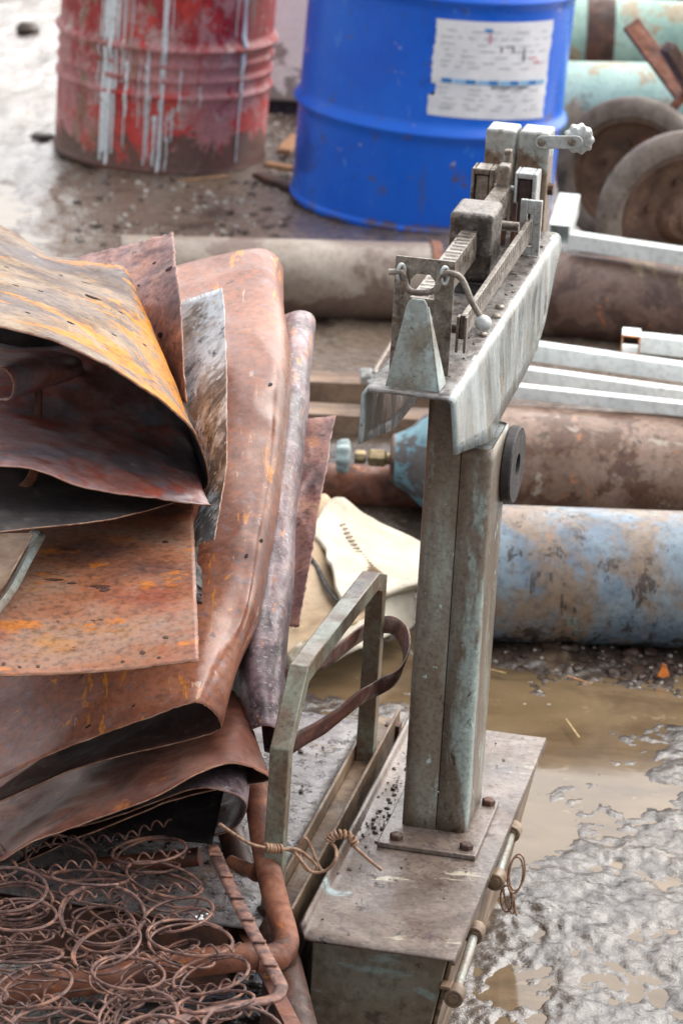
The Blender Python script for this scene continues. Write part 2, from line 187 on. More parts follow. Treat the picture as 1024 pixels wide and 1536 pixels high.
M['red'] = mat('faded red drum paint', [(.3, srgb(140, 26, 30)), (.45, srgb(160, 36, 40)), (.58, srgb(170, 54, 54)), (.72, srgb(180, 84, 84))], 4, rough=(.35, .55), bump=.12, k=1.5,
    layers=[dict(col=srgb(190, 136, 134), scale=3, stretch=(1.6, 1.6, .8), lo=.5, hi=.6, amt=.8, z=(.42, .26), zk=.1, rg=.75), dict(col=srgb(196, 170, 160), scale=7, lo=.57, hi=.63, amt=.8, rg=.75), dict(col=srgb(198, 44, 34), scale=4, lo=.56, hi=.62, amt=.85, z=(.24, .12), zk=.08, rg=.75), dict(col=srgb(142, 112, 92), scale=3, stretch=(2.4, 2.4, .7), lo=.54, hi=.62, amt=.85, rg=.75), dict(col=srgb(92, 66, 54), scale=5, stretch=(1.5, 1.5, 1), lo=.58, hi=.68, amt=.92, z=(.15, .0), zk=.26, rg=.75)], speck=.4)
M['drip'] = mat('pale blue paint drips', [(.3, srgb(196, 202, 206)), (.6, srgb(228, 232, 234))], 14, (1, 1, .3), rough=(.4, .6), bump=.15, layers=[dict(col=srgb(140, 100, 90), scale=30, lo=.58, hi=.68, amt=.7)])
M['paper'] = mat('creased paper label', [(.3, srgb(212, 214, 222)), (.6, srgb(232, 232, 236))], 6, rough=(.5, .8), bump=.15, layers=[dict(col=srgb(176, 188, 214), scale=14, lo=.63, hi=.7, amt=.5)], speck=.1)
M['ink_blue'] = mat('label blue', [(.3, srgb(20, 110, 180)), (.6, srgb(40, 130, 196))], 20, speck=0)
M['ink'] = mat('label grey print', [(.3, srgb(120, 124, 136)), (.6, srgb(150, 152, 160))], 20, speck=0)
M['ink_red'] = mat('label red mark', [(.3, srgb(200, 120, 140)), (.6, srgb(214, 140, 150))], 20, speck=0)
M['white_panel'] = mat('white appliance enamel', [(.3, srgb(242, 240, 226)), (.6, srgb(252, 250, 238))], 4, rough=(.3, .5), bump=.05, layers=[dict(col=srgb(130, 120, 108), scale=10, lo=.56, hi=.68, amt=.8, z=(.16, .02), zk=.3)], speck=.15)
M['wood'] = mat('broken wet wood', [(.3, srgb(120, 84, 54)), (.6, srgb(180, 136, 96))], 12, (3, 3, .6), rough=(.6, .8))
M['straw'] = mat('yellow straw', [(.3, srgb(140, 114, 70)), (.6, srgb(172, 146, 96))], 20)
M['leaf'] = mat('orange wet leaf', [(.3, srgb(180, 86, 24)), (.6, srgb(226, 130, 46))], 20)
M['stone'] = mat('pale stones', [(.3, srgb(110, 100, 92)), (.6, srgb(170, 162, 152))], 14, rough=(.5, .8))
M['clod'] = mat('mud crumbs', [(.3, srgb(36, 26, 22)), (.6, srgb(74, 56, 46))], 40, rough=(.25, .6), bump=.5)

# ------------------------------------------------------------------ mesh tools
class MB:
    def __init__(s): s.v = []; s.f = []; s.m = []; s.uv = {}
    def add(s, vs, fs, mi=0):
        o = len(s.v); s.v += [tuple(p) for p in vs]; s.f += [tuple(i+o for i in f) for f in fs]; s.m += [mi]*len(fs)
    def box8(s, p, mi=0):                # eight corners: bottom ring of four, top ring of four
        s.add(p, [(3, 2, 1, 0), (4, 5, 6, 7), (0, 1, 5, 4), (1, 2, 6, 5), (2, 3, 7, 6), (3, 0, 4, 7)], mi)
    def fbox(s, u0, u1, v0, v1, w0, w1, mi=0):
        s.box8([F(u0, v0, w0), F(u0, v1, w0), F(u1, v1, w0), F(u1, v0, w0), F(u0, v0, w1), F(u0, v1, w1), F(u1, v1, w1), F(u1, v0, w1)], mi)
    def bar(s, a, b, w, h, up=Vector((0, 0, 1)), mi=0):
        a, b = Vector(a), Vector(b); d = (b-a).normalized(); r = d.cross(up).normalized()*w/2; q = r.cross(d).normalized()*h/2
        s.box8([a-r-q, a+r-q, b+r-q, b-r-q, a-r+q, a+r+q, b+r+q, b-r+q], mi)
    def prism(s, pts, off, mi=0):        # polygon extruded by off
        n = len(pts); P = [Vector(p) for p in pts]; Q = [p+off for p in P]
        s.add(P+Q, [tuple(range(n))[::-1], tuple(range(n, 2*n))]+[(i, (i+1) % n, n+(i+1) % n, n+i) for i in range(n)], mi)
    def tube(s, path, r, n=10, cap=True, mi=0, closed=False):
        P = [Vector(p) for p in path]; k = len(P)
        R = r if hasattr(r, '__len__') else [r]*k
        vs = []; t0 = None; nrm = None
        for i in range(k):
            if closed: t = (P[(i+1) % k]-P[i-1]).normalized()
            else: t = (P[min(i+1, k-1)]-P[max(i-1, 0)]).normalized()
            if nrm is None:
                nrm = t.orthogonal().normalized()
            else:
                nrm = (nrm - t*nrm.dot(t))
                nrm = nrm.normalized() if nrm.length > 1e-6 else t.orthogonal().normalized()
            bn = t.cross(nrm)
            for j in range(n):
                a = 2*PI*j/n; vs.append(P[i]+(nrm*math.cos(a)+bn*math.sin(a))*R[i])
        fs = []
        for i in range(k if closed else k-1):
            i2 = (i+1) % k
            for j in range(n): fs.append((i*n+j, i*n+(j+1) % n, i2*n+(j+1) % n, i2*n+j))
        if cap and not closed: fs += [tuple(range(n))[::-1], tuple((k-1)*n+j for j in range(n))]
        s.add(vs, fs, mi)
    def lathe(s, o, d, prof, n=48, mi=0, cap=True):   # prof: (distance along d, radius)
        o = Vector(o); d = Vector(d).normalized(); x = d.orthogonal().normalized(); y = d.cross(x); vs = []
        for (h, r) in prof:
            for j in range(n):
                a = 2*PI*j/n; vs.append(o+d*h+(x*math.cos(a)+y*math.sin(a))*max(r, 1e-4))
        k = len(prof); fs = [(i*n+j, i*n+(j+1) % n, (i+1)*n+(j+1) % n, (i+1)*n+j) for i in range(k-1) for j in range(n)]
        if cap: fs += [tuple(range(n))[::-1], tuple((k-1)*n+j for j in range(n))]
        s.add(vs, fs, mi)
    def grid(s, rows, mi=0):
        o = len(s.v); R = len(rows); Cn = len(rows[0])
        for i in range(R):
            for j in range(Cn): s.uv[len(s.v)] = (j/(Cn-1), i/(R-1)); s.v.append(tuple(rows[i][j]))
        fs = [(o+i*Cn+j, o+i*Cn+j+1, o+(i+1)*Cn+j+1, o+(i+1)*Cn+j) for i in range(R-1) for j in range(Cn-1)]
        s.f += fs; s.m += [mi]*len(fs)

def crom(P, n):                           # Catmull-Rom through P, n samples
    P = [Vector(p) for p in P]; k = len(P)
    if k == 2: return [P[0].lerp(P[1], i/(n-1)) for i in range(n)]
    E = [P[0]*2-P[1]]+P+[P[-1]*2-P[-2]]; out = []
    for i in range(n):
        t = i/(n-1)*(k-1); s = min(int(t), k-2); t -= s
        a, b, c, d = E[s:s+4]
        out.append(.5*((2*b)+(c-a)*t+(2*a-5*b+4*c-d)*t*t+(3*b-a-3*c+d)*t**3))
    return out

def tag(o, label=None, cat=None, group=None, kind=None):
    if label: o['label'] = label
    if cat: o['category'] = cat
    if group: o['group'] = group
    if kind: o['kind'] = kind
    return o
def thing(name, label, cat, loc, group=None):
    o = bpy.data.objects.new(name, None); o.empty_display_size = .05; COL.objects.link(o); o.location = loc
    return tag(o, label, cat, group)
def obj(name, mb, m, parent=None, org=None, bevel=0, seg=2, solid=0, smooth=35, sub=0, rim=None):
    if org is None:
        if parent is not None: org = WORLD[parent.name]
        else:
            a = np.array(mb.v); org = Vector((a[:, 0].mean(), a[:, 1].mean(), a[:, 2].min()))
    org = Vector(org)
    me = bpy.data.meshes.new(name); me.from_pydata([tuple(Vector(p)-org) for p in mb.v], [], mb.f)
    for k in (m if isinstance(m, (list, tuple)) else [m]): me.materials.append(M[k])
    me.polygons.foreach_set('material_index', mb.m)
    if mb.uv:
        ul = me.uv_layers.new()
        for l in me.loops: ul.data[l.index].uv = mb.uv.get(l.vertex_index, (0, 0))
    me.update()
    bm = bmesh.new(); bm.from_mesh(me); bmesh.ops.recalc_face_normals(bm, faces=bm.faces); bm.to_mesh(me); bm.free()
    me.shade_smooth(); me.set_sharp_from_angle(angle=math.radians(smooth))
    o = bpy.data.objects.new(name, me); COL.objects.link(o)
    if parent is not None: o.parent = parent; WORLD[o.name] = org; o.location = org-WORLD[parent.name]
    else: o.location = org; WORLD[o.name] = org
    if sub: md = o.modifiers.new('s', 'SUBSURF'); md.levels = md.render_levels = sub
    if solid:
        md = o.modifiers.new('t', 'SOLIDIFY'); md.thickness = solid; md.offset = 0
        if rim: me.materials.append(M[rim]); md.material_offset_rim = len(me.materials)-1
    if bevel: md = o.modifiers.new('b', 'BEVEL'); md.width = bevel; md.segments = seg; md.limit_method = 'ANGLE'; md.angle_limit = math.radians(40)
    return o
class W_(dict):
    def __missing__(s, k): o = bpy.data.objects[k]; s[k] = o.location.copy(); return s[k]
WORLD = W_()
def hexbolt(mb, c, r, h, up=Vector((0, 0, 1)), mi=0):
    mb.lathe(c, up, [(0, r), (h*.8, r), (h, r*.8)], 6, mi)

# ------------------------------------------------------------------ ground: mud with puddles
def vnoise(X, Y, seed):
    r = np.random.RandomState(seed); T = r.rand(256, 256)
    xi = np.floor(X).astype(int); yi = np.floor(Y).astype(int); fx = X-xi; fy = Y-yi
    fx = fx*fx*(3-2*fx); fy = fy*fy*(3-2*fy); g = lambda a, b: T[a % 256, b % 256]
    return (g(xi, yi)*(1-fx)+g(xi+1, yi)*fx)*(1-fy)+(g(xi, yi+1)*(1-fx)+g(xi+1, yi+1)*fx)*fy
def fbm(X, Y, sc, oc, seed, g=.5):
    s = 0; a = 1; t = 0
    for k in range(oc): s = s+a*vnoise(X*sc+17.3*k, Y*sc-9.1*k, seed+k); t += a; a *= g; sc *= 2.07
    return s/t
def bl(X, Y, x, y, rx, ry, rot=0):
    c, s = math.cos(rot), math.sin(rot); dx = X-x; dy = Y-y
    return np.clip(1.3-np.sqrt(((dx*c+dy*s)/rx)**2+((-dx*s+dy*c)/ry)**2), 0, 1)
def mud_h(X, Y):
    w1 = fbm(X, Y, 3., 3, 90)-.5; w2 = fbm(X, Y, 3., 3, 95)-.5
    Xw = X+w1*.12; Yw = Y+w2*.16
    rid = 1-np.abs(2*fbm(Xw, Yw*.55, 17, 4, 3, .55)-1)*2.2          # churned ridges
    fine = fbm(X, Y, 70, 3, 11, .6)-.5
    mid = fbm(Xw, Yw, 9, 4, 21)-.5
    big = fbm(X, Y, 1.3, 2, 31)-.5
    near = np.clip((5.1-Y)/.35, 0, 1)*np.clip((X+.2)/.2, 0, 1)
    left = np.clip((-.52-X)/.15, 0, 1)*np.clip((Y-5.5)/.5, 0, 1)
    rid2 = 1-np.abs(2*fbm(Xw, Yw*.6, 38, 3, 7, .55)-1)*2.4
    h = .012+mid*.010+fine*.004+big*.006
    front = np.clip((4.35-Y)/.5, 0, 1)
    rid3 = fbm(Xw, Yw*.7, 62, 3, 71, .6)-.5; isl = fbm(Xw, Yw*1.1, 26, 4, 77, .62)-.5; big2 = fbm(X, Y, 6, 3, 177)-.5
    hn = rid2*.003+isl*.014+rid3*.008+fine*.0012-.0012+big*.003+big2*.010+front*.0028
    h = h*(1-near)+near*hn
    h = h*(1-left)+left*(rid*.009+rid2*.004+mid*.02-.0005)
    pud = np.maximum.reduce([bl(X, Y, .30, 4.40, .15, .17), bl(X, Y, .42, 4.52, .12, .08), bl(X, Y, .25, 4.1, .08, .13, .2), bl(X, Y, .10, 4.62, .22, .13)*.8, bl(X, Y, .24, 3.62, .05, .05)*.7, bl(X, Y, .43, 4.22, .05, .06)*.7])
    h -= pud*(.008+.004*fbm(X, Y, 14, 2, 61))
    h -= bl(X, Y, -.86, 7.15, .14, .25)*.02
    h += bl(X, Y, .36, 4.70, .25, .05)*.012
    return h
def lines(parts):
    out = []
    for a, b, st in parts: out += list(np.arange(a, b-1e-9, st))
    return np.array(out+[parts[-1][1]])
xs = lines([(-600, -100, 250), (-100, -20, 40), (-20, -4, 4), (-4, -1.3, .3), (-1.3, -.15, .014), (-.15, .62, .0042), (.62, 1.3, .02), (1.3, 4, .3), (4, 20, 4), (20, 100, 40), (100, 600, 250)])
ys = lines([(-300, -20, 140), (-20, 0, 5), (0, 3.2, .4), (3.2, 4.9, .0055), (4.9, 7.5, .013), (7.5, 10.5, .03), (10.5, 14, .35), (14, 40, 4), (40, 160, 40), (160, 900, 370)])
GX, GY = np.meshgrid(xs, ys)
GH = mud_h(GX, GY)
far = np.clip((np.abs(GX)-1.3)/1.5, 0, 1)+np.clip((GY-10.5)/2, 0, 1)+np.clip((3.0-GY), 0, 1)
GH = np.where(far > 0, GH*(1-np.clip(far, 0, 1))+.01*np.clip(far, 0, 1), GH)
nx, ny = len(xs), len(ys)
me = bpy.data.meshes.new('ground')
me.vertices.add(nx*ny); me.vertices.foreach_set('co', np.stack([GX, GY, GH], -1).reshape(-1).astype(np.float32))
idx = np.arange(nx*ny).reshape(ny, nx)
q = np.stack([idx[:-1, :-1], idx[:-1, 1:], idx[1:, 1:], idx[1:, :-1]], -1).reshape(-1, 4)
me.loops.add(q.size); me.loops.foreach_set('vertex_index', q.reshape(-1).astype(np.int32))
me.polygons.add(len(q)); me.polygons.foreach_set('loop_start', np.arange(0, q.size, 4, dtype=np.int32)); me.update(calc_edges=True); me.validate()
M['mud'] = mat('wet churned mud', [(.3, srgb(46, 37, 31)), (.45, srgb(66, 55, 47)), (.58, srgb(82, 71, 62)), (.72, srgb(100, 89, 80))], 4, rough=(.05, .24), bump=.8, bscale=70, spec=1.,
    layers=[dict(col=srgb(44, 35, 30), scale=14, lo=.52, hi=.64, amt=.7, rough=.35, rg=.7), dict(col=srgb(104, 95, 92), scale=26, lo=.56, hi=.66, amt=.5, rough=.08, rg=.7), dict(col=srgb(120, 100, 78), scale=5, lo=.56, hi=.66, amt=.5), dict(col=srgb(128, 112, 98), scale=3, lo=1.1, hi=1.3, z=(5., 6.), ax=1, zk=.8, amt=.65, rg=.7), dict(col=srgb(160, 154, 152), scale=4, lo=1.15, hi=1.35, z=(-.45, -.75), ax=0, zk=.8, amt=.6, rough=.09, rg=.7)], speck=.6, speck_scale=70)  # last layer lightens the left mud to paint in the sky's reflection
me.materials.append(M['mud']); me.shade_smooth()
g = bpy.data.objects.new('ground', me); COL.objects.link(g); tag(g, kind='structure')
mb = MB(); mb.grid([[Vector((x, y, 0)) for x in np.linspace(-3.5, 3.5, 8)] for y in np.linspace(3., 11, 9)])
M['water'] = mat('murky puddle water', [(.35, srgb(88, 71, 52)), (.5, srgb(106, 88, 65)), (.65, srgb(120, 101, 77))], 3, rough=(.03, .12), bump=.05, bscale=14, spec=.3, speck=0, layers=[dict(col=srgb(78, 62, 46), scale=6, stretch=(.6, 1.4, 1), lo=.5, hi=.62, soft=1.2, amt=.6), dict(col=srgb(134, 116, 92), scale=30, lo=.64, hi=.67, amt=.6)])
o = obj('puddle_water', mb, 'water', org=(0, 0, 0)); tag(o, kind='structure')

# ------------------------------------------------------------------ drums
def drum(name, label, body_mat, px, py, r, lean, hoops, extra=None, ht=.88, ys=0.):
    base = Zp(px, py, 0); base = Vector((base.x, base.y+r, 0))
    t = thing(name, label, 'drum', base)
    ax = Vector((lean, 0, 1)).normalized()
    prof = [(0, r*.96), (.004, r*1.005), (.014, r*1.012), (.022, r*.995)]
    for (h, w, a) in hoops:
        for k in range(9):
            q = k/8*2-1; prof.append((h+q*w, r+a*math.exp(-(q*2.2)**2)))
    prof += [(ht-.02, r*.995), (ht-.012, r*1.012), (ht, r*1.012), (ht, r*.985), (ht-.015, r*.98), (ht-.016, .01)]
    prof = sorted(prof[:-5], key=lambda p: p[0])+prof[-5:]
    mb = MB(); mb.lathe(base+Vector((0, 0, .003)), ax, prof, 96)
    return t, mb, base, ax, prof, body_mat
def on_drum(base, ax, r, ang, h):        # point on the shell, ang 0 faces the camera
    return base+ax*h+Vector((math.sin(ang)*r, -math.cos(ang)*r, 0))
t, mb, base, ax, prof, bmz = drum('oil_drum', 'glossy blue steel drum with a white paper label on its side', 'blue', 630, 358, .298, .042, [(.232, .03, .013), (.53, .03, .013)])
obj('body', mb, 'blue', t, smooth=30)
# the label, curved round the shell
def shell_px(base, ax, r, px, py):       # angle and height of the shell point seen at px, py
    d = ray(px, py); o_ = CP-base; o2 = Vector((o_.x-ax.x*(o_.z), o_.y, 0)); d2 = Vector((d.x-ax.x*d.z, d.y, 0))
    a = d2.dot(d2); b = 2*o2.dot(d2); c = o2.dot(o2)-r*r; T = (-b-math.sqrt(max(b*b-4*a*c, 0)))/(2*a)
    p = CP+d*T; h = p.z-base.z; q = p-base-Vector((ax.x*h, 0, 0)); return math.atan2(q.x, -q.y), h
c4 = [shell_px(base, ax, .298, *p) for p in [(655, 27), (829, 29), (812, 176), (640, 171)]]
def lab(s, tt, off):                     # s, tt in 0..1 across and down the label
    a = (1-tt)*((1-s)*c4[0][0]+s*c4[1][0])+tt*((1-s)*c4[3][0]+s*c4[2][0]); h = (1-tt)*((1-s)*c4[0][1]+s*c4[1][1])+tt*((1-s)*c4[3][1]+s*c4[2][1])
    return on_drum(base, ax, .298+off, a, h)
lm = MB()
def patch(s0, s1, t0, t1, off, mi, n=10, k=2):
    lm.grid([[lab(s0+(s1-s0)*i/n, t0+(t1-t0)*j/k, off) for i in range(n+1)] for j in range(k+1)], mi)
rows = []
for j in range(25):
    rr = []
    for i in range(25):
        s, tt = i/24, j/24
        if i == 0: s = random.uniform(-.01, .01)+(.13 if 17 <= j <= 18 else 0)
        if i == 24: s = 1+random.uniform(-.012, .012)
        rr.append(lab(s, tt, .0016+.0012*mn.noise(Vector((s*9, tt*9, 0)))))
    rows.append(rr)
lm.grid(rows, 0)
for k in range(10):
    patch(.08+k*.088, .08+k*.088+(.085 if k % 2 else .075), .60, .645, .0035, 1 if k % 2 == 0 else 4, 3)
for yy in (.1, .17, .24, .3, .36, .42, .47, .7, .75, .8, .86, .9):
    x = random.uniform(.04, .1)
    while x < .9:
        w = random.uniform(.03, .12); patch(x, min(x+w, .94), yy, yy+.008, .0034, 2, 3, 1); x += w+random.uniform(.02, .16)
for k in range(11): patch(.46+k*.03, .46+k*.03+random.uniform(.012, .024), .655, .655+random.choice([.03, .022]), .0036, 3, 2, 1)
for a in ((.36, .42, .07, .1, 1), (.40, .415, .12, .22, 5), (.6, .612, .24, .31, 3), (.70, .715, .27, .40, 3), (.5, .512, .25, .31, 3), (.76, .84, .36, .375, 5), (.82, .87, .40, .425, 5), (.53, .6, .245, .255, 3)):
    patch(a[0], a[1], a[2], a[3], .0037, a[4], 3, 1)
M['ink_pale'] = mat('label pale blue', [(.3, srgb(120, 170, 214)), (.6, srgb(140, 186, 224))], 20, speck=0)
M['ink_dark'] = mat('label dark print', [(.3, srgb(66, 70, 84)), (.6, srgb(96, 98, 110))], 20, speck=0)
o = obj('paper_label', lm, ['paper', 'ink_blue', 'ink', 'ink_dark', 'ink_pale', 'ink_red'], t, smooth=60)

t, mb, base, ax, prof, bmz = drum('oil_drum', 'faded red steel drum with pale paint drips running down its side', 'red', 228, 268, .252, .026, [(.300, .022, .012), (.262, .016, .004), (.228, .016, .005), (.190, .018, .007), (.56, .022, .012)], ht=.85)
pr = sorted([(p[0], p[1]) for p in prof[:-5]])
def rad(h): return float(np.interp(h, [p[0] for p in pr], [p[1] for p in pr]))
def drip(px, w, h0, h1):
    a0 = math.asin(max(-1, min(1, (px-232)/162.))); rows = []
    n = 26; wig = random.uniform(0, 9)
    for i in range(n+1):
        h = h0+(h1-h0)*i/n; q = i/n
        ww = w*(.55+.5*mn.noise(Vector((wig, q*9, 0)))+.25)*(1 if q < .9 else .9)*(1-.35*q); a = a0+mn.noise(Vector((wig+4, q*5, 0)))*.01
        rows.append([on_drum(base, ax, rad(h)+(.0025 if abs(s) < .9 else .0), a+s*ww/2/.255, h) for s in (-1, -.5, 0, .5, 1)])
    mb.grid(rows, 1)
for a in [(153, .030, .75, .05), (240, .014, .75, .02), (353, .022, .75, .2), (150, .016, .75, .03), (160, .02, .75, .02), (168, .010, .75, .05), (143, .006, .75, .16), (178, .008, .75, .22), (184, .006, .3, .07), (186, .010, .27, .14), (236, .008, .75, .16), (238, .008, .18, .015), (231, .011, .15, .03), (217, .009, .3, .03), (221, .006, .2, .05), (265, .006, .26, .16), (256, .007, .17, .09), (248, .006, .15, .09), (250, .006, .1, .02),
          (295, .006, .22, .17), (353, .013, .75, .17), (353, .006, .17, .03), (341, .003, .75, .33), (249, .004, .75, .33), (160, .016, .75, .4), (213, .004, .27, .2), (190, .004, .75, .25), (205, .004, .28, .12)]:
    drip(*a)
obj('body', mb, ['red', 'drip'], t, smooth=30)

# white appliance cabinet between the drums
a = Zp(400, 160, .03); b = Zp(480, 172, .03)
t = thing('white_cabinet', 'white enamelled cabinet side standing between the red and blue drums', 'cabinet', (a.x+.05, a.y, 0))
mb = MB(); d = Vector((0, .45, 0)); w = Vector((.42, 0, 0)); a0 = Vector((a.x-.02, a.y, .045))
mb.box8([a0, a0+w, a0+w+d, a0+d, a0+Vector((0, 0, .85)), a0+w+Vector((0, 0, .85)), a0+w+d+Vector((0, 0, .85)), a0+d+Vector((0, 0, .85))])
obj('cabinet_body', mb, 'white_panel', t, bevel=.008)
mb = MB(); a1 = Vector((a.x, a.y+.02, 0)); w1 = Vector((.38, 0, 0)); d1 = Vector((0, .4, 0))
mb.box8([a1, a1+w1, a1+w1+d1, a1+d1]+[p+Vector((0, 0, .043)) for p in (a1, a1+w1, a1+w1+d1, a1+d1)])
obj('plinth', mb, 'rubber', t)

# ------------------------------------------------------------------ lying pipes and cylinders
def lying(name, label, cat, pA, pB, r, prof, m, group=None):
    """pA, pB: pixels on the axis; prof relative to A as (metres or fraction, radius factor)"""
    A_ = Zp(*pA, r); B_ = Zp(*pB, r); d = (B_-A_); ln = d.length; d.normalize()
    t = thing(name, label, cat, (A_.x, A_.y, 0), group)
    return t, A_, d, ln
def dents(mb, amp=.002, sc=6):
    mb.v = [tuple(Vector(p)+Vector((0, 0, 1))*amp*mn.noise(Vector(p)*sc)) for p in mb.v]
def rung(a, b, n): return [(a+(b-a)*i/n) for i in range(n+1)]
# pale blue cylinder in front, right
r = .105; t, A_, d, ln = lying('gas_cylinder', 'pale blue flaking gas cylinder lying nearest, just right of the scale post', 'gas cylinder', (700, 858), (1100, 872), r, None, None)
mb = MB(); mb.lathe(A_, d, [(0, r*.55), (.005, r*.8), (.02, r*.97), (.04, r)]+[(h, r) for h in rung(.08, 1.2, 12)]+[(1.25, r*.8), (1.3, r*.4)], 72)
obj('body', mb, 'cyl_blue', t, org=A_)
mb = MB(); mb.lathe(A_+d*1.28, d, [(0, .03), (.06, .028)], 24); obj('neck', mb, 'dark_rust', t)
# brown cylinder with blue shoulder and valve
r = .1; t, A_, d, ln = lying('gas_cylinder', 'brown gas cylinder with a flaking blue shoulder and a valve pointing left', 'gas cylinder', (640, 691), (1024, 712), r, None, None)
mb = MB(); mb.lathe(A_, d, [(.03, r*.99)]+[(h, r) for h in rung(.05, 1.3, 14)]+[(1.33, r*.9), (1.34, r*.5)], 72)
obj('body', mb, 'cyl_brown', t, org=A_)
mb = MB(); mb.lathe(A_, d, [(-.055, r*.42), (-.03, r*.55), (-.01, r*.75), (.012, r*.9), (.03, r*.985), (.034, r*.99)], 72); obj('shoulder', mb, 'cyl_shoulder', t, org=A_)
mb = MB(); mb.lathe(A_, d, [(-.062, r*.36), (-.058, r*.42), (-.03, r*.44), (-.028, r*.3)], 48); obj('neck_ring', mb, 'cyl_purple', t, org=A_)
mb = MB(); mb.lathe(A_, d, [(-.1, .008), (-.062, .0105)], 24); mb.lathe(A_, d, [(-.099, .0125), (-.095, .016), (-.072, .016), (-.068, .0125)], 6); mb.lathe(A_, d, [(-.122, .0115), (-.118, .0125), (-.106, .0125), (-.102, .009)], 8)
vb = obj('valve', mb, 'brass', t, bevel=.001)
mb = MB(); pf = []
for j in range(64):
    a = 2*PI*j/64; pf.append(1+.07*math.cos(a*8))
x_ = d.orthogonal().normalized(); y_ = d.cross(x_); rows = []
for (h, rr) in [(-.128, .012), (-.13, .024), (-.134, .029), (-.146, .0275), (-.152, .024), (-.153, .006)]:
    rows.append([A_+d*h+(x_*math.cos(2*PI*j/64)+y_*math.sin(2*PI*j/64))*rr*(pf[j % 64] if rr > .02 else 1) for j in range(65)])
mb.grid(rows); obj('hand_wheel', mb, 'wheel_grey', vb)
# thin rusty pipe behind the cushion
r = .036; t, A_, d, ln = lying('steel_pipe', 'thin rusty brown pipe lying behind the cream cushion, under the valve', 'pipe', (400, 722), (760, 738), r, None, None)
mb = MB(); mb.lathe(A_, d, [(0, r*.9)]+[(h, r) for h in rung(.0, 1.0, 8)]+[(1.0, r*.9)], 40); obj('pipe_wall', mb, 'rust', t, org=A_)
# two flat bars behind
for (pa, pb, z, w, h, lb) in [((300, 566), (700, 582), .05, .03, .05, 'flat brown steel bar lying farther of the two behind the rolled sheets'), ((300, 612), (720, 634), .045, .03, .045, 'flat brown steel bar lying nearer of the two behind the rolled sheets')]:
    a = Zp(*pa, z); b = Zp(*pb, z)
    mb = MB(); s_ = Vector((0, .07, 0)); dn = Vector((0, 0, -.05)); lip = Vector((0, 0, -.004))
    mb.box8([a+lip, b+lip, b+s_+lip, a+s_+lip, a, b, b+s_, a+s_]); mb.box8([a+dn, b+dn, b+dn+Vector((0, .005, 0)), a+dn+Vector((0, .005, 0)), a+lip, b+lip, b+lip+Vector((0, .005, 0)), a+lip+Vector((0, .005, 0))])
    mb.box8([a+s_+dn, b+s_+dn, b+dn+s_*.93, a+dn+s_*.93, a+s_+lip, b+s_+lip, b+s_*.93+lip, a+s_*.93+lip])
    o = obj('steel_bar', mb, 'plank', bevel=.0015); tag(o, lb, 'steel bar')
# grey pipe far left with collar
r = .08; t, A_, d, ln = lying('steel_pipe', 'long grey brown pipe lying in front of the drums, left of the scale', 'pipe', (180, 412), (665, 424), r, None, None)
mb = MB(); mb.lathe(A_, d, [(0, r*.9)]+[(h, r) for h in rung(.0, ln-.03, 8)]+[(ln-.02, r*.93), (ln-.0, r*.4)], 60); obj('pipe_wall', mb, 'cyl_grey', t, org=A_)
mb = MB(); mb.lathe(A_+d*(ln-.03), d, [(0, r*1.0), (0, r*1.05), (.02, r*1.05), (.02, r*.6)], 60); obj('collar', mb, 'rust', t, org=A_)
# brown purple cylinder right of the scale
r = .086; t, A_, d, ln = lying('gas_cylinder', 'brown purple gas cylinder lying behind the white square tubes', 'gas cylinder', (770, 436), (1100, 468), r, None, None)
mb = MB(); mb.lathe(A_, d, [(-.03, r*.5), (-.01, r*.85), (.02, r)]+[(h, r) for h in rung(.05, ln+.6, 14)]+[(ln+.62, r*.6)], 60); obj('body', mb, 'cyl_purple', t, org=A_)
mb = MB(); mb.lathe(A_+d*(ln+.6), d, [(0, .03), (.06, .028)], 20); obj('neck', mb, 'dark_rust', t)
# green cylinders top right
r = .105; t, A_, d, ln = lying('gas_cylinder', 'pale green gas cylinder lying just behind the old cart wheels', 'gas cylinder', (800, 155), (1120, 160), r, None, None)
mb = MB(); mb.lathe(A_, d, [(0, r*.6), (.02, r*.95), (.04, r)]+[(h, r) for h in rung(.06, ln+.4, 10)]+[(ln+.43, r*.6)], 60); obj('body', mb, 'cyl_green', t, org=A_)
mb = MB(); mb.lathe(A_+d*(ln+.42), d, [(0, .03), (.06, .028)], 20); obj('neck', mb, 'dark_rust', t)
r = .115; t, A_, d, ln = lying('gas_cylinder', 'farthest green and tan gas cylinder with a brown band, at the top edge', 'gas cylinder', (780, 52), (1120, 72), r, None, None)
mb = MB(); mb.lathe(A_, d, [(0, r*.6), (.02, r*.95), (.04, r)]+[(h, r) for h in rung(.06, ln+.4, 10)]+[(ln+.43, r*.6)], 60); obj('body', mb, 'cyl_green', t, org=A_)
q = (Zp(893, 55, r)-A_).length
mb = MB(); mb.lathe(A_+d*(q-.035), d, [(0, r*1.0), (0, r*1.02), (.075, r*1.02), (.075, r*.9)], 60); obj('band', mb, 'dark_rust', t, org=A_)
mb = MB(); mb.lathe(A_+d*(ln+.42), d, [(0, .03), (.06, .028)], 20); obj('neck', mb, 'dark_rust', t)
mb = MB(); mb.bar(Zp(940, -6, .1), Zp(1150, 2, .1), .1, .2); o = obj('timber_beam', mb, 'rubber', bevel=.005); tag(o, 'dark timber beam lying behind the farthest cylinder at the top right corner', 'beam')

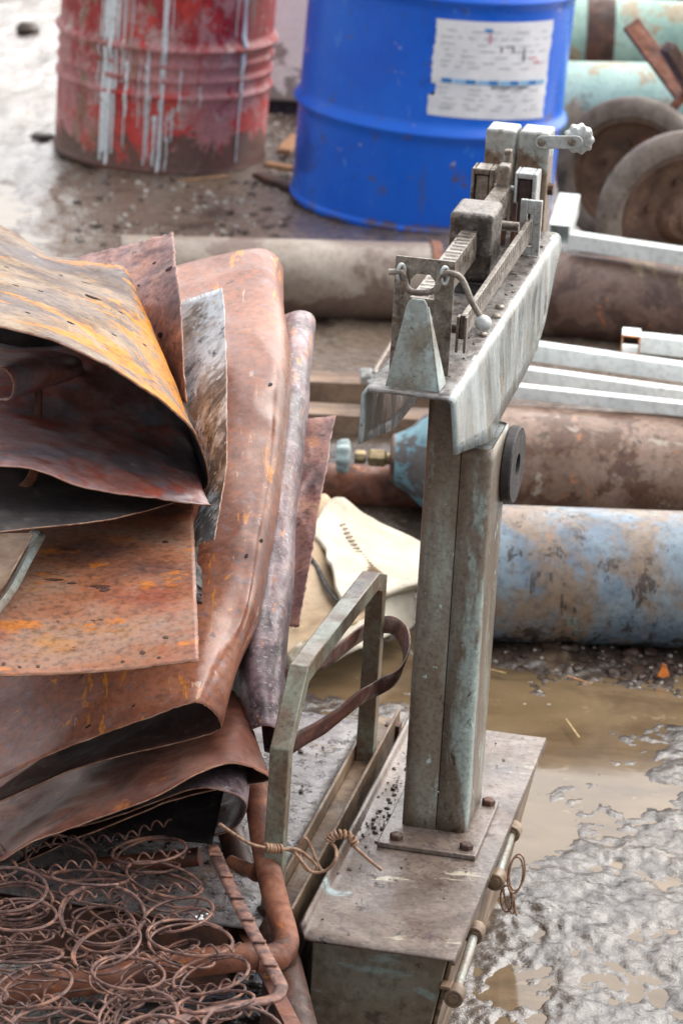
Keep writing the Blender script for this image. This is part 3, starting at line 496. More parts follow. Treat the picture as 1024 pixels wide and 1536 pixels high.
# ------------------------------------------------------------------ white square tubes
def sqtube(name, mb, a, b, w, m, parent=None, open_end=False, **k):
    a, b = Vector(a), Vector(b); d = (b-a).normalized(); up = Vector((0, 0, 1)); r = d.cross(up).normalized(); u_ = r.cross(d)
    th = .0022
    def ring(p, s): return [p-r*s-u_*s, p+r*s-u_*s, p+r*s+u_*s, p-r*s+u_*s]
    o = ring(a, w/2)+ring(b, w/2)+ring(a, w/2-th)+ring(b, w/2-th)
    fs = []
    for j in range(4):
        j2 = (j+1) % 4; fs += [(j, j2, 4+j2, 4+j), (8+j2, 8+j, 12+j, 12+j2), (j2, j, 8+j, 8+j2), (4+j, 4+j2, 12+j2, 12+j)]
    mb.add(o, fs)
G = 'white painted square tubes lying over the cylinders'
TB = []
for (pa, pb, z, w, lb) in [((700, 512), (1110, 570), .235, .03, 'white painted square tube carrying the cut stub, farthest of the three parallel ones'),
                           ((700, 549), (1110, 605), .215, .024, 'white painted square tube, middle one of the three parallel ones'),
                           ((700, 578), (1110, 622), .215, .022, 'white painted square tube nearest the valved cylinder, frontmost of the three')]:
    mb = MB(); a = Zp(*pa, z); b = Zp(*pb, z); sqtube('t', mb, a, b, w, None); TB.append((a, b))
    o = obj('square_tube', mb, 'white_tube', bevel=.0015); tag(o, lb, 'steel tube', G)
# stub on top of the farthest one, open end facing the camera
t = thing('tube_stub', 'short white square tube end with an orange rusted open mouth', 'steel tube', Zp(944, 520, .22))
a = Zp(944, 512, .262); mb = MB(); dv = Vector((-.0, -1, 0)).normalized()
sqtube('t', mb, a+Vector((0, -.02, 0)), a+Vector((.004, .03, 0)), .032, None); obj('tube_wall', mb, 'white_tube', t, bevel=.0012)
mb = MB(); sqtube('t', mb, a+Vector((-.0005, -.022, 0)), a+Vector((0, -.0195, 0)), .0325, None); obj('cut_edge', mb, 'orange_rust', t)
mb = MB(); sqtube('t', mb, a+Vector((.017, -.002, .0)), a+Vector((.25, -.03, -.004)), .03, None); o = obj('side_tube', mb, 'white_tube', t, bevel=.0015)
t = thing('bent_tube', 'white L-shaped square tube frame corner lying in front of the cart wheels', 'steel tube', Zp(850, 360, .2))
mb = MB(); a = Zp(838, 352, .2); sqtube('t', mb, a, Zp(853, 305, .215), .042, None); obj('short_leg', mb, 'white_tube', t, bevel=.002)
mb = MB(); sqtube('t', mb, Zp(856, 360, .2), Zp(1110, 398, .2), .032, None); obj('long_leg', mb, 'white_tube', t, bevel=.002)

# ------------------------------------------------------------------ old cart
c1 = Zp(950, 250, .19); c2 = Zp(1022, 328, .185)
t = thing('old_cart', 'old rusty cart axle with two worn solid wheels and bent bars', 'cart', ((c1.x+c2.x)/2, (c1.y+c2.y)/2, 0))
for c, rr, ang in ((c1, .172, .3), (c2, .185, -.25)):
    c = Vector((c.x, c.y, rr)); ax = Vector((math.sin(ang)*-1, -1, .12 if c is c1 else .02)).normalized()
    mb = MB(); mb.lathe(c, ax, [(-.025, rr*.72), (-.028, rr*.8), (-.02, rr*.96), (-.008, rr), (.012, rr), (.022, rr*.96), (.03, rr*.86), (.028, rr*.78), (.02, rr*.74), (.015, rr*.72)], 80, cap=False)
    w = obj('wheel', mb, 'tyre', t, org=c)
    mb = MB(); mb.lathe(c, ax, [(-.02, rr*.745), (.02, rr*.745), (.022, rr*.70), (.006, rr*.66), (.0, rr*.6), (-.004, rr*.3), (.01, rr*.26), (.03, rr*.2), (.032, rr*.12), (.055, rr*.11), (.058, .002)], 64)
    obj('rim', mb, 'rim', w)
    mb = MB(); x_ = ax.orthogonal().normalized(); y_ = ax.cross(x_)
    for k in range(6): mb = MB(); hexbolt(mb, c+(x_*math.cos(k*PI/3)+y_*math.sin(k*PI/3))*rr*.42+ax*-.004, .008, .012, ax); obj('bolt', mb, 'dark_rust', w)
mb = MB(); mb.tube([c1+Vector((.0, .05, 0)), c2+Vector((.3, .12, .02))], .014, 12); obj('axle', mb, 'dark_rust', t)
mb = MB(); mb.bar(Zp(945, 35, .47), Zp(1030, 150, .32), .045, .012, Vector((.5, -1, .3))); obj('flat_bar', mb, 'rust', t, bevel=.002)
mb = MB(); mb.bar(Zp(1000, 70, .46), Zp(1060, 170, .3), .03, .03, Vector((.5, -1, .3))); obj('flat_bar', mb, 'dark_rust', t, bevel=.002)
mb = MB(); mb.tube([Zp(962, 218, .24), Zp(1035, 130, .36)], .011, 12); obj('rod', mb, 'rust', t)

# ------------------------------------------------------------------ the platform scale
t = thing('platform_scale', 'tall grey green beam scale with a column on a muddy base box', 'scale', F(.32, -.09, 0))
S = t
mb = MB()  # lower box, tapering inwards
mb.box8([F(.035, -.165, .0), F(.035, -.042, .0), F(.62, -.042, .0), F(.62, -.165, .0), F(.02, -.163, .193), F(.02, -.009, .193), F(.63, -.009, .193), F(.63, -.163, .193)])
bx = obj('base_box', mb, 'box', S, bevel=.002)
mb = MB(); mb.box8([F(.05, -.041, .0), F(.05, -.036, 0), F(.615, -.036, 0), F(.615, -.041, 0), F(.022, -.008, .192), F(.022, -.003, .192), F(.63, -.003, .192), F(.63, -.008, .192)])
obj('side_wall', mb, 'side', S, bevel=.0015)
mb = MB(); n = 24
sec = [(-.1745, .2135), (-.173, .207), (-.171, .201), (-.168, .199), (-.16, .1985), (-.1, .1985), (-.03, .1985), (-.001, .1985), (.0, .193)]
rows = [[F(.645*i/n + (.006 if j < 3 else 0), v, w + .0012*mn.noise(Vector((i*.4, j*.9, 3)))) for j, (v, w) in enumerate(sec)] for i in range(n+1)]
mb.grid(rows); obj('top_cover', mb, 'cover', S, solid=.0035, smooth=50)
mb = MB(); mb.fbox(.255, .42, -.14, -.022, .2005, .207); pl = obj('foot_plate', mb, 'cover', S, bevel=.0015)
for (u, v) in ((.272, -.12), (.272, -.036), (.405, -.033)):
    mb = MB(); hexbolt(mb, F(u, v, .207), .0085, .007); obj('bolt', mb, 'dark_rust', pl, bevel=.0008)
# post: two channels face to face
def chan(v0, v1, rr):
    pts = []
    def arc(cu, cv, a0, a1):
        for k in range(5): a = a0+(a1-a0)*k/4; pts.append((cu+rr*math.cos(a), cv+rr*math.sin(a)))
    u0, u1 = .312, .424
    arc(u0+rr, v0+rr, PI, 1.5*PI) if v0 == -.121 else pts.extend([(u0, v0), ])
    if v0 == -.121:
        pts.clear(); pts.extend([(u0, v1)]); arc(u0+rr, v0+rr, PI, 1.5*PI); arc(u1-rr, v0+rr, 1.5*PI, 2*PI); pts.append((u1, v1))
    else:
        pts.clear(); pts.extend([(u1, v0)]); arc(u1-rr, v1-rr, 0, PI/2); arc(u0+rr, v1-rr, PI/2, PI); pts.append((u0, v0))
    return pts
for v0, v1 in ((-.121, -.0808), (-.0796, -.0455)):
    mb = MB(); pts = chan(v0, v1, .008); rows = []; wt = .79 if v0 == -.121 else .687
    for k in range(30):
        w = .2065+(wt-.2065)*k/29; rows.append([F(u, v, w) for (u, v) in pts])
    mb.grid(rows); obj('column', mb, 'post', S, solid=.003, smooth=50)
mb = MB(); mb.fbox(.3125, .4235, -.0795, -.0465, .6815, .6845); obj('column_cap', mb, 'beam', S)
# beam: inverted channel
nU = 40; rr = .008; rows = []
def flz(u):
    return float(np.interp(u, [.13, .153, .226, .315, .419, .523, .624, .724, .792, .844, .88], [.738, .734, .717, .697, .691, .682, .68, .684, .709, .748, .785]))
for i in range(nU+1):
    u = .13+.75*i/nU; fz = flz(u); v0, v1 = -.163, -.064; sec = []
    for k in range(6): sec.append((v0, fz+(.8-rr-fz)*k/5))
    for k in range(1, 5): a = PI-PI/2*k/4; sec.append((v0+rr+rr*math.cos(a), .8-rr+rr*math.sin(a)))
    for k in range(1, 6): sec.append((v0+rr+(v1-v0-2*rr)*k/6, .8))
    for k in range(0, 5): a = PI/2-PI/2*k/4; sec.append((v1-rr+rr*math.cos(a), .8-rr+rr*math.sin(a)))
    for k in range(1, 6): sec.append((v1, .8-rr-(.8-rr-fz)*k/5))
    rows.append([F(u+(.012 if v > -.08 and w < .79 and i > 0 else 0)*0, v+(float(np.interp(u, [.13, .226, .315, .419, .523, .624], [.007, .0115, .0145, .0085, .003, .001]))*max(0, .79-w)/(.79-flz(u)) if v > -.075 else 0)+.0012*mn.noise(Vector((u*12, w*20, 1))), w+.0008*mn.noise(Vector((u*20, v*30, 5)))) for (v, w) in sec])
mb = MB(); mb.grid(rows)
for k, fidx in enumerate(mb.f):
    c = sum((Vector(mb.v[q]) for q in fidx), Vector())/4
    if c.z > .797 and -.157 < (c-OS).dot(AV) < -.070: mb.m[k] = 1
bm_ = obj('beam_channel', mb, ['beam', 'beam_top'], S, solid=.0035, smooth=50)
# dark slots in the channel top
mb = MB()
for (u0, u1, v0, v1) in ((.545, .585, -.15, -.092), (.36, .375, -.1, -.088), (.60, .72, -.135, -.11)): mb = MB(); mb.fbox(u0, u1, v0, v1, .8022, .8034); obj('slot', mb, 'rubber', bm_)
mb = MB()
for (u, v) in ((.42, -.079), (.46, -.074), (.38, -.076), (.5, -.077)): mb = MB(); mb.lathe(F(u, v, .802), (0, 0, 1), [(0, .006), (.002, .0055), (.004, .003)], 12); obj('rivet', mb, 'steel', bm_)
# front stand plate (trapezoid)
mb = MB(); a = [F(.14, -.141, .803), F(.14, -.083, .803), F(.146, -.1015, .897), F(.146, -.105, .903), F(.146, -.119, .903), F(.146, -.1235, .897)]
mb.prism(a, LU*.003); mb.prism([F(.1405, -.083, .803), F(.175, -.082, .803), F(.149, -.1015, .895), F(.1465, -.1015, .895)], AV*.002)
obj('stand_plate', mb, 'enamel', S, bevel=.001)
# upright bracket with window
mb = MB(); u = .2
out = [(-.149, .803), (-.149, .934), (-.084, .936), (-.083, .803), (-.104, .803), (-.104, .905), (-.107, .913), (-.113, .916), (-.122, .916), (-.128, .912), (-.13, .903), (-.131, .803)]
# two strips and a top band, butted
mb.fbox(.2, .203, -.149, -.131, .803, .934)
mb.fbox(.2, .203, -.104, -.083, .803, .934)
mb.fbox(.2001, .2029, -.131, -.104, .916, .934)
mb.fbox(.2001, .2029, -.131, -.104, .87, .889)
for k, (a, b) in enumerate([((-.131, .916), (-.125, .916)), ((-.104, .916), (-.11, .916))]):
    mb.prism([F(.2001, a[0], .916), F(.2001, b[0], .916), F(.2001, a[0], .909)], LU*.0027)
br = obj('bracket', mb, 'steel', S, bevel=.0006)
# locking lever: wire through two rings, ball at the end
rad_w = .0036
def ring_(v, w):
    mb = MB(); mb.tube([F(.194+.003*math.cos(a), v+.0032*math.cos(a), w+.0095*math.sin(a)) for a in [2*PI*k/20 for k in range(20)]], .0022, 8, closed=True); return mb
for (v, w) in ((-.141, .917), (-.093, .919)): obj('ring', ring_(v, w), 'pale', br)
P_ = [(583, 408), (596, 408), (604, 410), (608, 428), (616, 437), (630, 439), (648, 437), (656, 430), (660, 415), (667, 410), (678, 410), (690, 416), (698, 430), (706, 450), (716, 468), (722, 478)]
mb = MB(); mb.tube(crom([Up(x, y, .192) for x, y in P_], 60), rad_w, 10); lv = obj('lever', mb, 'steel', S)
mb = MB(); c = Up(724, 485, .19); mb.lathe(c-Vector((0, 0, .0095)), (0, 0, 1), [(.0095-.0095*math.cos(a), .0095*math.sin(a)) for a in [PI*k/12 for k in range(13)]], 24); obj('ball_knob', mb, 'pale', lv)
# graduated bars
mb = MB(); mb.fbox(.206, .80, -.139, -.119, .842, .876); b1 = obj('main_bar', mb, 'steel', S, bevel=.0008)
mb = MB()
for k in range(22): mb.fbox(.225+k*.015, .2262+k*.015, -.135 if k % 5 else -.139, -.119, .8765, .8769)
obj('graduations', mb, 'rubber', b1)
mb = MB(); mb.fbox(.285, .745, -.0875, -.0815, .822, .850); b2 = obj('fine_bar', mb, 'steel', S, bevel=.0008)
mb = MB()
for k in range(30): mb.fbox(.31+k*.014, .3112+k*.014, -.0812, -.0810, .836 if k % 5 else .83, .849)
obj('graduations', mb, 'rubber', b2)
mb = MB(); mb.fbox(.278, .29, -.0905, -.0875, .808, .85); mb.fbox(.278, .29, -.0815, -.0785, .808, .85); obj('bar_clip', mb, 'steel', b2, bevel=.0008)
mb = MB(); mb.lathe(F(.3, -.155, .83), AV, [(0, .006), (.066, .006)], 12); obj('cross_pin', mb, 'black_iron', S)
# poise
mb = MB(); mb.fbox(.56, .635, -.154, -.1015, .812, .897); pz = obj('poise_weight', mb, 'black_iron', S, bevel=.006, seg=3)
mb = MB(); mb.lathe(F(.675, -.115, .857), AV, [(0, .0055), (.028, .0055), (.028, .004)], 16); obj('cross_rod', mb, 'steel', S)
# slotted upright
mb = MB(); mb.fbox(.745, .752, -.0975, -.0885, .8035, .874); mb.fbox(.745, .752, -.0805, -.0705, .8035, .874); mb.fbox(.7452, .7518, -.0885, -.0805, .856, .8738); mb.fbox(.7452, .7518, -.0885, -.0805, .8036, .815)
obj('slotted_upright', mb, 'pale', S, bevel=.001)
# knife-edge housings
def housing(v0, v1):
    mb = MB(); mb.fbox(.8, .835, v1-.006, v1, .803, .894); mb.fbox(.8, .835, v0, v0+.004, .803, .894); mb.fbox(.8, .835, v0+.004, v1-.006, .886, .894); return mb
obj('housing', housing(-.171, -.142), 'steel', S, bevel=.002, seg=3); obj('housing', housing(-.116, -.087), 'pale', S, bevel=.002, seg=3)
mb = MB(); mb.fbox(.806, .83, -.1665, -.149, .803, .8845); obj('pivot_block', mb, 'steel', S, bevel=.002)
mb = MB(); mb.fbox(.806, .83, -.1115, -.0945, .803, .8845); obj('pivot_block', mb, 'dark_rust', S, bevel=.002)
mb = MB(); mb.fbox(.79, .812, -.137, -.121, .85, .903); mb.fbox(.77, .8, -.134, -.124, .84, .872); obj('tongue_bar', mb, 'steel', S, bevel=.003, seg=3)
mb = MB(); mb.fbox(.84, .853, -.139, -.127, .803, .912); obj('stop_bar', mb, 'steel', S, bevel=.003)
mb = MB(); mb.lathe(F(.815, -.145, .868), AV, [(0, .005), (.034, .005)], 12); obj('pivot_pin', mb, 'pale', S)
mb = MB(); mb.lathe(F(.77, -.13, .83), AV, [(0, .005), (.03, .005)], 12); obj('cross_rod', mb, 'pale', S)
mb = MB()
for v in (-.125, -.113): mb.fbox(.78, .785, v, v+.006, .803, .86)
obj('guide_strips', mb, 'dark_rust', S, bevel=.001)
# counterweights at the far end
mb = MB(); mb.fbox(.885, .933, -.170, -.1305, .765, .927); obj('counterweight', mb, 'weight', S, org=F(.9, -.15, .9), bevel=.004, seg=3)
mb = MB(); mb.fbox(.885, .933, -.1265, -.087, .765, .928); cw = obj('counterweight', mb, 'weight', S, org=F(.9, -.1, .9), bevel=.004, seg=3)
mb = MB(); mb.lathe(F(.91, -.087, .85), AV, [(0, .008), (.006, .008)], 8); obj('bolt', mb, 'dark_rust', cw)
mb = MB(); c = [Up(x, y, .884) for x, y in ((812, 213), (864, 213))]
pts = []
for k in range(9): a = PI/2+PI*k/8; pts.append(c[0]+AV*.0085*math.cos(a)+Vector((0, 0, .0085*math.sin(a))))
for k in range(9): a = -PI/2+PI*k/8; pts.append(c[1]+AV*.0085*math.cos(a)+Vector((0, 0, .0085*math.sin(a))))
mb.prism(pts, LU*-.0025); lk = obj('link_strap', mb, 'pale', S, bevel=.0006)
for cc in (c[0], c[1]-AV*.006):
    mb = MB(); mb.lathe(cc-LU*.0025, -LU, [(0, .0055), (.002, .005), (.003, .003)], 14); mb.fbox(0, 0, 0, 0, 0, 0) if 0 else None; obj('screw', mb, 'steel', lk)
mb = MB(); c = Up(868, 208, .90); rows = []; x_ = AV; y_ = Vector((0, 0, 1)); dd = (LU*1.0+AV*-.35).normalized(); x_ = dd.cross(y_).normalized(); 
for (h, r_) in [(-.012, .002), (-.012, .013), (-.009, .0175), (.006, .0185), (.012, .016), (.013, .002)]:
    rows.append([c+dd*h+(x_*math.cos(2*PI*j/72)+y_*math.sin(2*PI*j/72))*r_*(1+(.07*math.cos(j*2*PI/72*9) if r_ > .015 else 0)) for j in range(73)])
mb.grid(rows); obj('zero_knob', mb, 'pale', S, smooth=50)
# ring magnet on the post
mb = MB(); c = F(.42, -.043, .637); dd = (AV+LU*-.03).normalized()
mb.lathe(c, dd, [(0, .0), (0, .0445), (.002, .046), (.011, .046), (.013, .0445), (.013, .014), (.006, .0135), (.006, .0)], 56, cap=False); obj('ring_magnet', mb, 'rubber', S)
# hinge rods along the right side
def sidept(x, y, v): return Vp(x, y, v)
hn = []
for (x, y, v) in ((768, 1246, .001), (744, 1318, .001), (712, 1398, .001), (682, 1492, .001)): hn.append(sidept(x, y, v))
for k, p in enumerate(hn):
    mb = MB(); mb.lathe(p-LU*.012, LU, [(0, .007), (0, .0105), (.002, .0112), (.02, .0112), (.022, .0105), (.022, .007)], 24, cap=False); mb.lathe(p-LU*.013, LU, [(0, .0065), (.02, .0065)], 16)
    mb.bar(p-AV*.004+Vector((0, 0, .0115)), p-AV*.016+Vector((0, 0, .0115)), .022, .004); e_ = obj('hinge_eye', mb, 'side', S, bevel=.0008)
for a, b in ((0, 1), (2, 3)):
    mb = MB(); mb.tube([hn[a], hn[b]], .0055, 14); obj('hinge_rod', mb, 'enamel', S)
mb = MB(); c = hn[1]+AV*.012-Vector((0, 0, .03))+LU*.012
for k in range(3):
    ph = k*.5; mb.tube([c+AV*(.007*math.cos(a+k)+.002*k)+LU*(.006*k-.008*math.sin(a))+Vector((0, 0, (.021+.004*k)*math.sin(a+ph*.4))) for a in [2*PI*j/28 for j in range(28)]], .0013, 6, closed=True)
obj('wire_loop', mb, 'wire', S)
mb = MB(); c = hn[1]+AV*.022+Vector((0, 0, .008))
for k in range(2): mb.tube([c+AV*(.009*math.cos(a)+.002*k)+LU*.008*math.sin(a)+Vector((0, 0, .02*math.sin(a)+.004*k)) for a in [2*PI*j/28 for j in range(28)]], .0012, 6, closed=True)
obj('wire_loop', mb, 'wire', S)
# platform with two rails, left of the column
mb = MB(); rows = []
for i in range(30):
    u = .03+.62*i/29; rows.append([F(u, v, .186+.001*mn.noise(Vector((u*9, v*9, 2)))) for v in np.linspace(-.62, -.228, 14)])
mb.grid(rows); obj('platform_plate', mb, 'plate_dirty', S, solid=.004)
mb = MB(); mb.fbox(.06, .67, -.227, -.223, .16, .207); mb.fbox(.06, .67, -.223, -.199, .185, .1885); mb.fbox(.06, .67, -.199, -.195, .12, .203); obj('platform_rail', mb, 'side', S, bevel=.001)
mb = MB(); mb.fbox(.03, .65, -.62, -.262, .10, .18); mb.fbox(.03, .65, -.2205, -.1990, .02, .12); mb.fbox(.64, .66, -.209, -.19, .1, .19); obj('platform_frame', mb, 'dark_rust', S)
# handle arch of square tube
pts = [F(.085, -.225, .165), F(.075, -.222, .3), F(.07, -.22, .392), F(.135, -.218, .458), F(.30, -.215, .452), F(.497, -.212, .44), F(.535, -.211, .425), F(.535, -.211, .33), F(.53, -.211, .185)]
def sqpath(mb, pts, s, side=AV):
    vs = []; k = len(pts)
    for i, p in enumerate(pts):
        d0 = (pts[i]-pts[i-1]).normalized() if i else (pts[1]-pts[0]).normalized(); d1 = (pts[i+1]-pts[i]).normalized() if i < k-1 else d0
        t_ = (d0+d1).normalized(); n_ = t_.cross(side).normalized(); kx = 1/max(.6, t_.dot(d0))
        for a, b in ((-1, -1), (1, -1), (1, 1), (-1, 1)): vs.append(p+side*s/2*a+n_*s/2*b*kx)
    fs = [(0, 1, 2, 3), tuple(range(4*k-4, 4*k))]+[(i*4+j, i*4+(j+1) % 4, i*4+4+(j+1) % 4, i*4+4+j) for i in range(k-1) for j in range(4)]
    mb.add(vs, fs)
mb = MB(); sqpath(mb, pts, .022); obj('handle', mb, 'handle', S, bevel=.0015)
# crumbs and chips lying on the cover
mb = MB()
def clod(mb, c, r, flat=.5):
    n = Vector((random.random(), random.random(), random.random()))*9
    vs = []; 
    for (th_, k) in ((0, 1), (PI/4, 5), (PI/2, 6), (3*PI/4, 5), (PI, 1)):
        for j in range(k):
            a = 2*PI*j/k; p = Vector((math.sin(th_)*math.cos(a), math.sin(th_)*math.sin(a), math.cos(th_)*flat)); vs.append(Vector(c)+p*r*random.uniform(.6, 1.25))
    rng_ = []; i = 0
    bm = bmesh.new(); V_ = [bm.verts.new(v) for v in vs]; r_ = bmesh.ops.convex_hull(bm, input=V_); bm.verts.index_update()
    bm.verts.ensure_lookup_table(); mb.add([v.co.copy() for v in bm.verts], [tuple(v.index for v in f.verts) for f in bm.faces]); bm.free()
for k in range(130):
    u = random.gauss(.36, .09) if k < 95 else random.uniform(.02, .62); v = random.gauss(-.152, .012) if k < 95 else random.uniform(-.165, -.01)
    if not (.01 < u < .63 and -.172 < v < -.005) or (.25 < u < .43 and v > -.142): continue
    clod(mb, F(u, v, .2015), random.uniform(.0008, .0034)*(1.2 if k < 50 else .7), random.uniform(.25, .6))
for k in range(150):
    clod(mb, F(random.uniform(.05, .63), random.uniform(-.5, -.265), .190), random.uniform(.001, .0045))
for k in range(60): clod(mb, F(random.uniform(.15, .86), random.uniform(-.155, -.072), .8025), random.uniform(.0008, .0028))
o = obj('mud_crumbs', mb, 'clod', org=F(.3, -.15, .2)); tag(o, 'dark crumbs of mud and rust scattered on the scale', 'dirt', kind='stuff')

# ------------------------------------------------------------------ strap, twisted wire
def ribbon(mb, path, n, wid, up=Vector((0, 0, 1))):
    P = crom(path, n); rows = []
    for i, p in enumerate(P):
        w = wid*(1+.04*math.sin(i*.7)); tl = up if not callable(up) else up(i/(n-1)); rows.append([p-tl*w/2, p-tl*w/4+Vector((0, 0, 0)), p, p+tl*w/4, p+tl*w/2])
    mb.grid(rows)
mb = MB()
SP = [(380, 1062, 3.62), (440, 1008, 3.66), (495, 985, 3.74), (535, 955, 3.86), (562, 940, 3.92), (588, 938, 3.86), (606, 955, 3.76), (609, 985, 3.7), (595, 1015, 3.66), (565, 1032, 3.64), (535, 1050, 3.6), (505, 1075, 3.58), (480, 1092, 3.56), (445, 1112, 3.52), (405, 1140, 3.47)]
ribbon(mb, [Yp(*p) for p in SP], 90, .026, lambda s: Vector((.25*math.sin(s*PI), -.2, 1)).normalized())
o = obj('metal_strap', mb, 'strap', solid=.0022, smooth=60); tag(o, 'brown rusted metal strap bent into a loop through the scale handle', 'strap')
t = thing('twisted_wire', 'brown wire with coiled twists stretched across the scale handle foot', 'wire', Yp(400, 1275, 3.42))
W1 = [(330, 1236, 3.3), (345, 1247, 3.31), (372, 1264, 3.33), (400, 1272, 3.35), (420, 1274, 3.36), (445, 1274, 3.37), (465, 1288, 3.38), (475, 1300, 3.38), (470, 1308, 3.38), (456, 1300, 3.38), (449, 1280, 3.39), (452, 1262, 3.39), (459, 1258, 3.39), (468, 1275, 3.39), (482, 1305, 3.38), (496, 1300, 3.38), (505, 1285, 3.38), (503, 1272, 3.39), (496, 1262, 3.4), (506, 1254, 3.4), (522, 1254, 3.4), (530, 1268, 3.4), (548, 1285, 3.4), (572, 1305, 3.4)]
W2 = [(418, 1272, 3.37), (440, 1278, 3.37), (455, 1295, 3.36), (468, 1308, 3.36), (488, 1306, 3.36), (502, 1292, 3.36), (504, 1276, 3.37)]
mb = MB(); mb.tube(crom([Yp(*p) for p in W1], 160), .0019, 8); mb.tube(crom([Yp(*p) for p in W2], 50), .0017, 8); obj('wire', mb, 'wire', t)
def coil(path, r, turns, wr, n):
    P = crom(path, n); out = []
    for i, p in enumerate(P):
        tt = (P[min(i+1, n-1)]-P[max(i-1, 0)]).normalized(); x_ = tt.orthogonal().normalized(); y_ = tt.cross(x_); a = 2*PI*turns*i/(n-1); out.append(p+(x_*math.cos(a)+y_*math.sin(a))*r)
    m_ = MB(); m_.tube(out, wr, 6); return m_
obj('twist', coil([Yp(398, 1271, 3.35), Yp(410, 1273, 3.355), Yp(424, 1273, 3.36)], .0042, 6, .0018, 80), 'wire', t)
obj('twist', coil([Yp(492, 1262, 3.4), Yp(500, 1254, 3.4), Yp(512, 1251, 3.4), Yp(526, 1256, 3.4), Yp(531, 1266, 3.4)], .0042, 9, .0018, 110), 'wire', t)

# ------------------------------------------------------------------ cushion
t = thing('car_seat_cushion', 'torn cream and tan seat cushion lying behind the scale handle', 'cushion', Yp(530, 960, 4.55))
def loft(prs, nu, nv, puff=0, ns=0, sc=8, sd=0, cr=.6):
    R = [crom([Yp(*p) for p in r], nu) for r in prs]; cols = [crom([R[i][j] for i in range(len(R))], nv) for j in range(nu)]
    rows = []
    for i in range(nv):
        rr = []
        for j in range(nu):
            p = cols[j][i].copy()
            if ns:
                q_ = p.copy(); p += Vector((mn.noise(q_*sc+Vector((sd, 0, 0))), mn.noise(q_*sc+Vector((0, sd+3, 0))), mn.noise(q_*sc+Vector((0, 9, sd)))))*ns
                r_ = 1-abs(mn.noise(q_*sc*1.6+Vector((sd*3, 5, 1))))*2.2; r2 = 1-abs(mn.noise(q_*sc*3.5+Vector((sd, 2, 7))))*2.5
                p += Vector((.2, -.7, .7))*ns*cr*(max(0, r_)**2*1.0+max(0, r2)**2*.35)
            rr.append(p)
        rows.append(rr)
    return rows
mb = MB(); mb.grid(loft([[(468, 800, 4.86), (485, 765, 4.95), (508, 752, 5.0), (545, 770, 5.0), (640, 828, 4.98)],
    [(488, 825, 4.8), (505, 808, 4.86), (530, 800, 4.9), (575, 815, 4.9), (640, 850, 4.88)],
    [(495, 860, 4.68), (520, 855, 4.72), (550, 852, 4.76), (590, 858, 4.78), (640, 872, 4.78)],
    [(512, 895, 4.6), (530, 893, 4.62), (560, 890, 4.66), (600, 884, 4.7), (638, 878, 4.72)],
    [(515, 902, 4.62), (532, 902, 4.66), (560, 898, 4.7), (600, 892, 4.74), (636, 886, 4.76)]], 40, 40, ns=.007, sc=12)); obj('cloth_cover', mb, 'cream', t, solid=.006, smooth=70)
mb = MB(); mb.grid(loft([[(430, 780, 4.9), (470, 752, 5.0), (490, 748, 5.02), (510, 790, 4.95)],
    [(430, 850, 4.75), (465, 830, 4.8), (490, 840, 4.8), (515, 880, 4.75)],
    [(430, 925, 4.62), (460, 930, 4.6), (495, 925, 4.6), (545, 900, 4.7)],
    [(430, 985, 4.5), (465, 962, 4.52), (510, 945, 4.56), (570, 905, 4.68)]], 36, 36, ns=.008, sc=10)); sb = obj('seat_panel', mb, 'tan', t, solid=.008, smooth=70)
mb = MB(); mb.grid(loft([[(430, 985, 4.5), (465, 962, 4.52), (510, 945, 4.56), (565, 905, 4.68), (622, 884, 4.74)], [(430, 1005, 4.5), (480, 992, 4.53), (540, 975, 4.58), (590, 955, 4.66), (616, 942, 4.72)]], 36, 12, ns=.01, sc=16)); obj('side_panel', mb, 'cream', t, solid=.006, smooth=70)
mb = MB(); mb.tube(crom([Yp(x, y, z-.012) for x, y, z in ((458, 826, 4.79), (475, 850, 4.75), (490, 880, 4.68), (505, 900, 4.63), (525, 912, 4.6))], 30), .0035, 8); obj('piping', mb, 'rubber', t)
mb = MB()
for k in range(17):
    f_ = k/16; x = 512+46*f_; y = 788+72*f_+10*math.sin(f_*3); z = 4.93-.2*f_
    mb.tube([Yp(x-5-8*f_, y+4, z-.028), Yp(x, y-1, z-.03), Yp(x+6+10*f_, y-2, z-.028)], .0016, 5)
obj('stitching', mb, 'stitch', t)
# small valve lying behind the beam
t = thing('pipe_fitting', 'small pale brass pipe fitting with a thin lever behind the beam end', 'pipe fitting', Zp(560, 590, .0))
mb = MB(); c = Zp(557, 566, .1); mb.lathe(c-Vector((.02, 0, 0)), (1, 0, .1), [(0, .014), (.002, .017), (.02, .017), (.022, .012), (.045, .012)], 6); mb.tube([Zp(556, 570, .1), Zp(554, 600, .05), Zp(553, 640, .0)], .007, 10); fb = obj('fitting_body', mb, 'pale', t, bevel=.001)
mb = MB(); mb.tube([Zp(560, 560, .11), Zp(575, 535, .12), Zp(590, 510, .14)], .004, 8); obj('lever', mb, 'steel', t)

